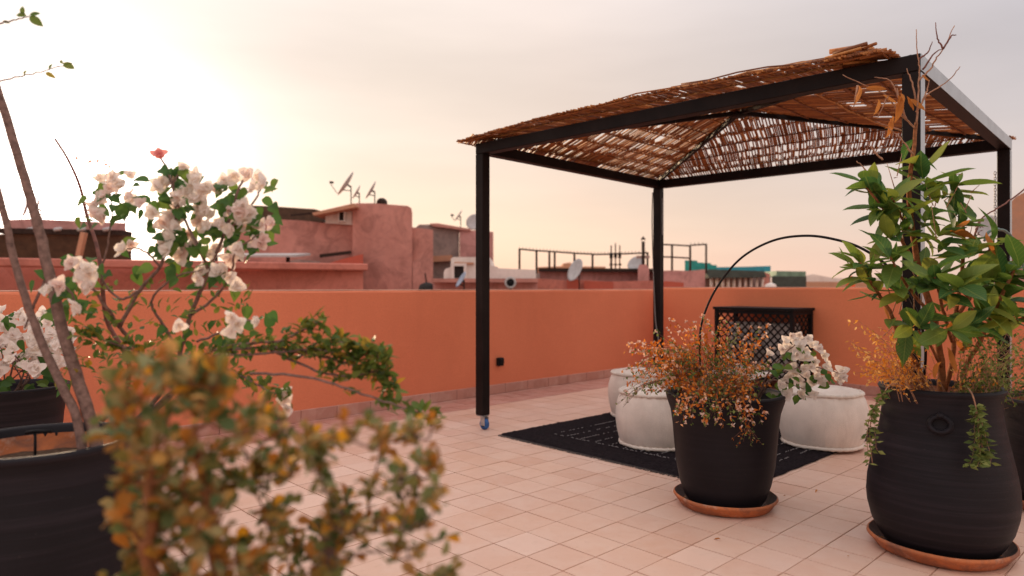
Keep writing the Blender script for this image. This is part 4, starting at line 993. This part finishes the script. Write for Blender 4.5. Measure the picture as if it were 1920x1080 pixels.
# foreground bush, strongly out of focus
fb = empty('foreground_bush', PF + Z * .28, 'strongly blurred bush of olive and orange leaves in the foreground', 'shrub')
froot = PF + Z * .27
trunk = stem([(618, 1090), (622, 1010), (640, 960)], [1.06, 1.05, 1.04], .018, .011, M['bark'], fb, 'trunk', 8, root=froot)
trunk2 = stem([(420, 1090), (400, 1000), (380, 900), (360, 800)], [.98, .96, .95, .95], .012, .007, M['bark_o'], fb, 'trunk', 8, root=froot)
trunk3 = stem([(300, 1100), (285, 1000), (280, 900)], [.92, .9, .9], .010, .006, M['bark_o'], fb, 'trunk', 8, root=froot)
def bushtop(x): # upper outline of the bush by column
    for (a, b_), (c_, d_) in zip(OUT, OUT[1:]):
        if a <= x <= c_: return b_ + (d_ - b_) * (x - a) / (c_ - a)
    return 1000
OUT = [(195, 800), (215, 700), (240, 672), (330, 645), (430, 672), (500, 745), (540, 720), (600, 745), (680, 765), (760, 745), (815, 775), (850, 980)]
allv = []; tries = 0
while len(allv) < 260 and tries < 4000:
    tries += 1
    x = rnd(200, 848); y = rnd(650, 1140); tp_ = bushtop(x)
    if y < tp_ + 18: continue
    if x < 480 and random.random() < .30: continue
    if 520 < x < 830 and 880 < y and random.random() < .35: continue
    D_ = rnd(.84, 1.06) if x < 480 else rnd(.90, 1.12)
    allv.append((x, y, D_))
fcnt = 0; fs = MB()
nodes = [(p, .008) for p in trunk[4:] + trunk2[6:] + trunk3[6:]]
cen = Vector(trunk[-1])
allv.sort(key=lambda q: min((P(*q) - p).length for p, _ in nodes))
for (x, y, D_) in allv:
    t = P(x, y, D_)
    s0, rr = min(nodes, key=lambda q: (q[0] - t).length + max(0, q[0].z - t.z + .01) * 2.5)
    mid = s0.lerp(t, .5) + rv(.014) - Z * .008
    c = catmull([s0, mid, t], 5); r1 = max(.0016, rr * .62); MB().tube(c, [r1, .0015], 5).build('branch', M['bark_o'] if x < 480 else M['bark'], fb)
    nodes += [(p, r1 + (.0015 - r1) * k / len(c)) for k, p in enumerate(c) if 2 < k]
    dv0 = (t - mid).normalized()
    for q in range(9):
        k = len(c) - 1 - int(random.random() ** 1.6 * len(c) * .6); p = c[k] + rv(.007)
        dv = (dv0 * .7 + rv() + Z * .25).normalized(); sz = rnd(.018, .033) if x < 480 else rnd(.016, .028)
        if fcnt < 300: put('fg', fb, p, dv, sz, up=Z + rv(.9)); fcnt += 1
        else: stuffleaf(fs, random.choice(ME['fg']), p, basis(dv, Z + rv(.9)), sz)
L['fgs'] = leafmat('obovate_leaves', [(0, (.08, .11, .035)), (.25, (.15, .18, .06)), (.40, (.21, .17, .04)), (.52, (.34, .14, .025)), (.64, (.50, .185, .03)), (.76, (.22, .26, .13)), (.92, (.50, .28, .09)), (1, (.80, .38, .02))], .35, .5, island=True)
fs.build('small_leaves', L['fgs'], fb, kind='stuff', recalc=False)

# fallen leaves on the floor
for (x, y, lab) in ((1351, 1013, 'dry leaf fallen on the tiles in front of the middle pot'), (1533, 920, 'dark twig bit fallen on the tiles between the two saucers'), (1473, 931, 'tiny dry leaf right of the middle saucer'), (1589, 1045, 'tiny dry leaf near the front edge of the big saucer')):
    p = G(x, y, .0035); o = inst('fallen_leaf', ME['dry'][0], None, p, basis(Vector((rnd(-1, 1), rnd(-1, 1), .02)), Z), .035 if lab.startswith('dry') else .018) if False else None
    o = bpy.data.objects.new('fallen_leaf', ME['dry'][0]); col.objects.link(o); sz = .034 if lab.startswith('d') else .02
    o.matrix_basis = Matrix.Translation(p + Z * .004) @ (basis(Vector((rnd(-1, 1), rnd(-1, 1), 0)), Z) @ Matrix.Diagonal(Vector((sz, sz, sz)))).to_4x4(); tag(o, lab, 'leaf')

# ---------------------------------------------------------------- buildings behind
def pxp(lst, D): return [P(x, y, D) for x, y in lst]
def down(x, D, z=-6.0): p = P(x, 540, D); p.z = z; return p
def block(parent, name, sil, D, depth, mat, D2=None):
    """a solid with the given skyline; D2 is the depth of its right end"""
    x0, x1 = sil[0][0], sil[-1][0]; D2 = D2 or D
    def dd(x): return D + (D2 - D) * (x - x0) / (x1 - x0) if x1 != x0 else D
    top = [P(x, y, dd(x)) for x, y in sil]
    poly_ = [Vector((top[0].x, top[0].y, -6))] + top + [Vector((top[-1].x, top[-1].y, -6))]
    xi = x1 if x1 < 960 else x0 if x0 > 960 else 960
    return MB().prism(poly_, Vector(((xi - 960) / F * depth, depth, 0))).build(name, mat, parent)
def window(parent, x0, y0, x1, y1, D, fm=None, pm=None, fr=.07):
    a, b_ = P(x0, y1, D), P(x1, y0, D); w, h = b_.x - a.x, b_.z - a.z; c = (a + b_) / 2; f = MB()
    for dx, dz, sx, sz in ((-1, 0, fr, h + 2 * fr), (1, 0, fr, h + 2 * fr)): f.box(c + Vector((dx * (w + fr) / 2, -.04, 0)), (sx, .12, sz))
    for dz in (-1, 1): f.box(c + Vector((0, -.04, dz * (h + fr) / 2)), (w - .002, .118, fr))
    o = f.build('window', fm or M['cream'], parent); MB().box(c + Vector((0, -.008, 0)), (w - .002, .02, h - .002)).build('pane', pm or M['darkin'], o); return o
def dish(px, py, D, rad, face, label, mast=.8, lnb=True, mat=None, tilt=None):
    """satellite dish centred at the pixel, facing the given direction, with mast and feed arm"""
    c = P(px, py, D); n = Vector(face).normalized(); x = n.cross(Z).normalized(); y = x.cross(n)
    foot = c - n * rad * .45 - Z * mast
    o = empty('satellite_dish', foot, label, 'satellite dish')
    pr = [(rad * k, rad * .16 * k * k) for k in (.002, .3, .6, .8, 1.0)]; pr2 = [(rad * 1.0, rad * .16 - .008), (rad * .8, rad * .16 * .64 - .014), (rad * .4, rad * .16 * .16 - .014), (.002, -.014)]
    MB().lathe(pr + pr2, c - n * rad * .14, 28, ax=(x, y, n)).build('reflector', mat or M['dish'], o)
    back = c - n * rad * .45
    MB().tube([foot, back + Z * .03], .016, 8).build('mast', M['iron'], o)
    br = MB(); br.bar(back, c - n * rad * .16, .045, .045); br.bar(back - Z * .1, c - n * rad * .1 - y * rad * .5, .022, .022); br.build('bracket', M['iron'], o)
    if lnb:
        tip = c + n * rad * .95 - y * rad * .55; MB().tube([c - y * rad * .92 + n * rad * .1, tip], .011, 6).build('feed_arm', M['iron'], o)
        MB().tube([tip, tip - n * .10 + y * .05], .032, 8).build('receiver', M['black'], o)
# neighbouring parapet beyond our own wall
nb = empty('neighbour_wall', P(300, 540, 12.0) - Z * 7.1, 'pink neighbouring wall with coping directly behind the shaded orange parapet', 'wall')
block(nb, 'wall_body', [(-420, 492), (0, 496), (250, 500), (480, 503), (681, 506)], 9.6, .25, M['pink_b'], 14.2)
p0, p1 = P(-420, 486, 9.6), P(682, 501, 14.2)
MB().bar(p0 + Vector((0, .08, 0)), p1 + Vector((0, .08, 0)), .42, .14, bevel=.02).build('coping', M['pink_b'], nb)
# shed with awning at far left
shd = empty('awning_shed', P(100, 540, 16) - Z * 7.1, 'pink fascia shed with a dark brown awning at the far left', 'building')
block(shd, 'fascia', [(14, 412), (60, 410), (236, 418)], 16, 3.0, M['pink_c']).name = 'upper_wall'
MB().bar(P(10, 434, 15.7), P(238, 438, 15.9), .5, .12).build('gutter', M['iron'], shd)
MB().prism([P(-80, 438, 15.5), P(240, 441, 15.7), P(240, 500, 15.9), P(-80, 500, 15.7)], Vector((0, .15, 0))).build('awning', M['shade'], shd)
MB().bar(P(158, 436, 15.3), P(148, 480, 15.3), .12, .1).build('strut', M['slab'], shd)
for x in (57, 108, 152, 200): MB().tube([P(x - 6, 431, 15.55), P(x + 7, 429, 15.55)], .045, 8).build('gutter_bracket', M['dish'], shd)
dish(48, 386, 16.5, .34, (-.75, -.55, .25), 'larger of two pale satellite dishes on the shed at the far left', .45, False)
dish(66, 390, 17.2, .28, (-.75, -.5, .35), 'smaller satellite dish right behind the other one on the far left shed', .4, False)
# big pink building
bp = empty('pink_house', P(650, 540, 19) - Z * 7.1, 'large weathered pink house with three satellite dishes on its roof', 'building')
block(bp, 'wall', [(420, 407), (510, 411), (560, 413), (600, 417), (668, 422)], 19.2, 5, M['pink'])
block(bp, 'tower_wall', [(661, 385), (668, 381), (700, 381), (764, 386), (771, 390), (773, 398)], 19.0, 5.2, M['pink'])
block(bp, 'side_wall', [(766, 425.5), (790, 428), (812, 431)], 19.12, 4, M['pink'])
block(bp, 'buttress', [(774, 490), (812, 490.5)], 18.97, .05, M['pink'])
MB().prism([P(585, 399, 18.6), P(664, 381, 18.6), P(668, 384, 18.6), P(668, 388, 18.6), P(588, 404, 18.6)], Vector((0, 3.0, 0))).build('roof_slab', M['slab'], bp)
rb_ = MB().prism([P(610, 401, 19.1), P(660, 390, 19.1), P(660, 421.5, 19.1), P(610, 418.5, 19.1)], Vector((0, .06, 0))).build('white_room_wall', M['cream'], bp)
window(bp, 637, 398, 646, 414, 19.05, M['cream'], fr=.03)
MB().prism([P(420, 384, 20), P(500, 386, 20), P(590, 392, 20), P(604, 396, 20), P(604, 416, 20), P(420, 416, 20)], Vector((0, 3, 0))).build('shade_roof', M['shade'], bp)
MB().bar(P(545, 404, 19.0), P(622, 396, 18.9), .05, .05).build('pole', M['iron'], bp)
MB().bar(P(600, 480, 18.8), P(658, 473, 18.8), .09, .09).build('pole', M['iron'], bp)
block(bp, 'lean_to_wall', [(600, 499), (640, 486), (681, 476)], 18.0, .9, M['redp'])
block(bp, 'low_wall', [(540, 489), (560, 487), (600, 490)], 18.2, .7, M['greyw'])
rf = empty('solar_roof', P(510, 540, 16.5) - Z * 7.1, 'thin grey canopy sheet just above the neighbouring pink wall', 'canopy')
MB().prism([P(400, 478, 16), P(554, 478, 16), P(554, 482, 16), P(400, 482, 16)], Vector((0, 1.2, .1))).build('sheet', M['dish'], rf)
for x in (405, 450, 540):
    p = P(x, 482, 16.5); MB().tube([p, Vector((p.x, p.y, -6))], .05, 6).build('post', M['iron'], rf)
dish(648, 344, 19.5, .40, (-.80, -.20, .54), 'largest of the three satellite dishes on the pink house roof, leftmost', .50)
dish(668, 360, 20.0, .225, (-.82, -.20, .48), 'smallest of the three roof dishes on the pink house, in the middle', .3, False)
dish(695, 356, 19.5, .285, (-.83, -.19, .48), 'rightmost of the three tilted satellite dishes on the pink house roof', .36, False)
o = empty('roof_vent', P(716, 383, 20), 'small dark domed vent on the pink house roof', 'vent'); MB().lathe([(.16, -.1), (.16, .03), (.12, .09), (.06, .13), (.002, .14)], P(716, 380, 20), 16).build('dome', M['iron'], o)
# grey building
gb = empty('grey_house', P(860, 540, 24) - Z * 7.1, 'grey and pink rendered house right of the large pink house', 'building')
block(gb, 'wall', [(779, 427), (786, 421), (812, 421), (818, 420), (860, 430), (861, 430.5)], 24, 5, M['greyw'])
block(gb, 'pink_wall', [(861.5, 430), (890, 432), (925, 435)], 23.9, 5, M['pink_c'])
MB().prism([P(805, 419, 23.8), P(820, 418.5, 23.8), P(882, 429, 23.8), P(882, 433, 23.8), P(812, 424, 23.8)], Vector((0, 1.5, 0))).build('parapet_cap', M['pink'], gb)
MB().bar(P(812, 486, 23.9), P(848, 484, 23.9), .3, .2).build('ledge', M['slab'], gb)
dish(859, 404, 24.5, .24, (-.80, -.10, .55), 'thin edge-on satellite dish on a mast above the grey house', .45)
dish(889, 416, 24.5, .30, (-.25, -.9, .3), 'round satellite dish on the grey house, half behind the front gazebo post', .5, False)
# white ornate house
wh = empty('white_house', P(900, 540, 17) - Z * 7.1, 'low cream house with curved parapet shoulders and a dark window', 'building')
block(wh, 'wall', [(832, 510), (835, 504), (842, 502), (845, 500), (845.5, 485), (850, 482), (918, 482), (921, 498), (932, 500), (936, 503), (1005, 506)], 17, 4, M['cream'])
MB().bar(P(812, 526, 16.6), P(1008, 526, 16.6), .7, .09).build('ledge', M['pink'], wh)
block(wh, 'lower_wall', [(812, 528), (1008, 528)], 16.7, .28, M['pink_c'])
window(wh, 852, 499, 870, 522, 17)
MB().bar(P(852, 493, 16.97), P(888, 494, 16.97), .05, .05).build('moulding', M['slab'], wh)
dish(864, 524, 14.5, .185, (-.80, -.28, .5), 'small blue grey satellite dish in front of the cream house', .7, False, simple('blue_dish', (.28, .33, .42), .5, .1))
o = empty('roof_loudspeaker', P(957, 530, 15) - Z * .25, 'round grey horn loudspeaker on the roof just above the wall', 'loudspeaker'); c = P(957, 530, 15)
MB().lathe([(.085, .01), (.125, .02), (.130, .0), (.06, -.10), (.04, -.2), (.001, -.2)], c, 24, ax=(Vector((1, 0, 0)), Z, Vector((0, -1, 0)))).build('horn', M['dish'], o)
MB().lathe([(.084, .008), (.084, .002), (.05, -.004), (.03, .012), (.001, .015)], c, 16, ax=(Vector((1, 0, 0)), Z, Vector((0, -1, 0)))).build('driver', M['black'], o)
MB().tube([c + Vector((0, .12, -.03)), c + Vector((0, .12, -3))], .02, 6).build('post', M['iron'], o)
o = empty('roof_clutter_mound', P(800, 535, 18) - Z * 1, 'dark heap of scrap at the foot of the pink house', 'scrap'); MB().lathe([(.3, -1), (.26, -.02), (.2, .08), (.08, .13), (.001, .15)], P(800, 540, 17.5), 14, warp=.5).build('heap', M['darkin'], o)
MB().tube([P(800, 532, 17.5), P(797, 512, 17.5)], .02, 5).build('stick', M['iron'], o)
# rooftop terraces in the middle
def rail(name, label, pts, D, posts, rails, spikes, hgt_y):
    o = empty(name, P(pts[0][0], hgt_y, D), label, 'railing')
    def yy(x):
        for (a, b_), (c_, d_) in zip(pts, pts[1:]):
            if a <= x <= c_: return b_ + (d_ - b_) * (x - a) / (c_ - a)
        return pts[-1][1]
    for x in posts: MB().tube([P(x, hgt_y + 8, D), P(x, yy(x) - 1, D)], .035, 6).build('post', M['iron'], o)
    for off in rails:
        MB().tube([P(x, y + off, D) for x, y in pts], .026, 5).build('rail', M['iron'], o)
    x = pts[0][0]
    while spikes and x <= pts[-1][0]:
        MB().tube([P(x, yy(x), D), P(x, yy(x) - 5, D)], [.018, .006], 4).build('spike', M['iron'], o); x += spikes
    return o
rail('roof_railing', 'long rusty railing with spikes on the rooftop terrace behind the wall', [(974, 467), (1006, 470), (1040, 472), (1080, 475), (1120, 477), (1170, 476), (1216, 474)], 22, (974, 1006, 1030, 1040, 1077, 1111, 1146, 1214), (0,), 6.4, 512)
rail('scaffold_railing', 'bare metal frame railing right of the back gazebo post', [(1242, 458.5), (1260, 459), (1294, 461)], 22, (1260, 1294), (0, 23), 0, 505)
rail('end_railing', 'short spiked railing end with one tall post above the teal shed', [(1295, 460), (1310, 459), (1324, 458)], 24, (1324,), (0,), 7.5, 505)
rt_ = empty('rooftop_terrace', P(1100, 540, 20) - Z * 7.1, 'low pink and red rooftop terrace walls behind the wall corner', 'building')
block(rt_, 'wall', [(1010, 507), (1060, 508), (1140, 509), (1228, 508)], 21, 6, M['pink_c'])
block(rt_, 'front_wall', [(1008, 522), (1064, 526), (1100, 525), (1140, 528), (1228, 526)], 18, 1.5, M['pink_b'])
block(rt_, 'red_patch', [(1063, 524), (1086, 524.5)], 17.9, .06, M['redp']); block(rt_, 'red_patch', [(1095, 527), (1150, 528)], 17.9, .06, M['redp'])
MB().bar(P(1010, 506, 20.9), P(1228, 507, 20.9), .4, .10).build('coping', M['iron'], rt_)
block(rt_, 'stair_box', [(985, 514), (1012, 512)], 20, 1.5, M['greyw'])
fc = empty('far_roofs', P(1100, 540, 60) - Z * 7.1, 'row of far pale roofs on the horizon behind the long railing', 'building')
block(fc, 'wall', [(1007, 501), (1030, 500), (1055, 499), (1056, 494), (1070, 492), (1073, 499), (1095, 500), (1096, 499.5), (1135, 500), (1136, 505), (1215, 506)], 60, 6, M['slab'])
dish(1078, 506, 17.6, .31, (-.82, -.42, .38), 'white satellite dish leaning on the low pink terrace behind the wall', .6, False)
dish(1191, 494, 21, .26, (-.6, -.65, .5), 'grey satellite dish beside the black chimney pipe', .5, False)
o = empty('chimney_pipe', P(1206, 510, 20.5), 'dark chimney pipe with a conical cap behind the back gazebo post', 'chimney')
MB().tube([P(1206, 520, 20.5), P(1206, 453, 20.5)], .05, 10).build('pipe', M['iron'], o)
MB().lathe([(.085, 0), (.001, .1)], P(1206, 449, 20.5), 12).build('cap', M['iron'], o)
for s in (-.04, .04): MB().tube([P(1206, 454, 20.5) + Vector((s, 0, 0)), P(1206, 448, 20.5) + Vector((s, 0, 0))], .008, 4).build('cap_stay', M['iron'], o)
o = empty('chimney_stack', P(1206, 530, 20), 'pink plaster stack under the dark chimney pipe', 'chimney'); block(o, 'stack', [(1196, 503), (1199, 496), (1212, 496), (1216, 503), (1217, 504)], 20, .5, M['pink_c']); 
MB().bar(P(1194, 482, 20.6), P(1217, 482, 20.6), .2, .08).build('cowl', M['greyw'], o)
for k, (x, y0) in enumerate(((1146, 460), (1154, 456), (1162, 460))):
    o = empty('antenna_mast', P(x, 508, 22 + k), ('left', 'middle and tallest', 'right')[k] + ' antenna mast of the cluster behind the railing', 'antenna')
    MB().tube([P(x, 520, 22 + k), P(x, y0, 22 + k)], .022, 5).build('mast', M['iron'], o); MB().tube([P(x, 484, 22 + k), P(x, 474, 22 + k)], .055, 8).build('antenna_body', M['black'], o)
    MB().bar(P(x - 3, 496, 22 + k), P(x + 3, 496, 22 + k), .06, .06).build('clamp', M['iron'], o)
# right hand roofs
r1_ = empty('mauve_terrace', P(1280, 540, 20) - Z * 7.1, 'mauve pink terrace wall right of the back gazebo post', 'building')
block(r1_, 'wall', [(1228, 508), (1265, 507), (1290, 508), (1322, 505)], 20, 3, M['pink_c']); block(r1_, 'low_wall', [(1228, 531), (1250, 527), (1282, 530)], 17, .6, M['redp'])
ts = empty('teal_shed', P(1310, 540, 34) - Z * 7.1, 'bright teal sheet roof stepping down behind the metal frame railing', 'building')
block(ts, 'sheet_wall', [(1284, 488), (1307, 488.5), (1308, 492), (1333, 493.5), (1333.5, 496.5), (1344, 497)], 34, 3, M['teal'])
t2 = empty('turquoise_shed', P(1400, 540, 32) - Z * 7.1, 'long turquoise sheet wall behind the green roofed pavilion', 'building')
block(t2, 'sheet_wall', [(1344, 501), (1400, 500), (1445, 498.5)], 32, 3, M['bluet'])
pv = empty('roof_pavilion', P(1380, 540, 26) - Z * 7.1, 'pavilion with a dark green roof and a row of pale columns', 'building')
MB().prism([P(1323, 508, 25.5), P(1330, 505, 25.5), P(1432, 508, 25.5), P(1438, 520, 25.5), P(1330, 521, 25.5)], Vector((0, 3, 0))).build('roof', M['dkgreen'], pv)
block(pv, 'back_wall', [(1322, 520), (1438, 520)], 27, 1, M['greyw'])
block(pv, 'end_wall', [(1432, 510), (1444, 514)], 26, 2.5, M['pink'])
for k in range(10):
    x = 1334 + k * 10.6; MB().tube([P(x, 521, 25.8), P(x, 545, 25.8)], .055, 8).build('column', M['cream'], pv)
db = empty('dark_shed', P(1480, 540, 28) - Z * 7.1, 'dark shed with a pale green upper strip', 'building')
block(db, 'wall', [(1447, 518), (1512, 518)], 28, 3, M['dkgreen']).name = 'wall'
MB().prism([P(1456, 508, 28), P(1511, 509, 28), P(1511, 518, 28), P(1456, 518, 28)], Vector((0, 2.5, 0))).build('green_strip', M['greenish'], db)
o = empty('roof_tank', P(1445, 560, 24), 'small white domed tank in front of the dark shed', 'tank'); MB().lathe([(.2, -1), (.2, .0), (.16, .09), (.08, .13), (.001, .14)], P(1445, 538, 24), 18).build('tank_body', M['cream'], o)
fr_ = empty('far_houses', P(1560, 540, 70) - Z * 7.1, 'far pale houses on the horizon left of the broad leaved shrub', 'building')
block(fr_, 'wall', [(1510, 517), (1525, 514), (1545, 518), (1560, 521), (1585, 522), (1620, 521), (1700, 520)], 70, 8, M['cream']); block(fr_, 'orange_wall', [(1512, 528), (1640, 529)], 60, 2, M['slab'])
o = empty('parasol', P(1597, 545, 30), 'folded bright orange parasol on a far roof left of the shrub', 'parasol'); MB().lathe([(.24, -.5), (.16, .0), (.05, .3), (.001, .36)], P(1595, 531, 30), 12).build('canopy', simple('orange_cloth', (.75, .10, .02), .8), o); MB().tube([P(1595, 545, 30) - Z * 2, P(1595, 532, 30)], .02, 6).build('pole', M['iron'], o)
# house at the right edge, its orange sunlight put into the wall colour
oh = empty('ochre_house', P(1920, 540, 17) - Z * 7.1, 'sunlit ochre house wall at the right edge of the picture', 'building')
block(oh, 'wall', [(1878, 402), (1890, 384), (1905, 368), (1930, 356), (2080, 340)], 17, 5, plaster('ochre_sunlit', (.66, .26, .12), (.34, .22, .17), fine=6, big=1.1, bstr=.4))
MB().bar(P(1850, 474, 16.5), P(2000, 476, 16.5), .5, .10).build('ledge', M['greyw'], oh)
block(oh, 'lower_wall', [(1838, 486), (2040, 487)], 16.6, .35, M['pink_c'])
for k in range(5):
    p = P(1846 + k * 11, 481, 16.45); f = MB()
    for dx in (-.062, .062): f.box(p + Vector((dx, 0, 0)), (.02, .2, .15))
    for dz in (-.065, .065): f.box(p + Vector((0, 0, dz)), (.104, .2, .02))
    f.build('perforated_block', M['slab'], oh)
dish(1852, 425, 15.5, .26, (-.8, -.5, .2), 'pale satellite dish beside the far right gazebo post', .6, False)
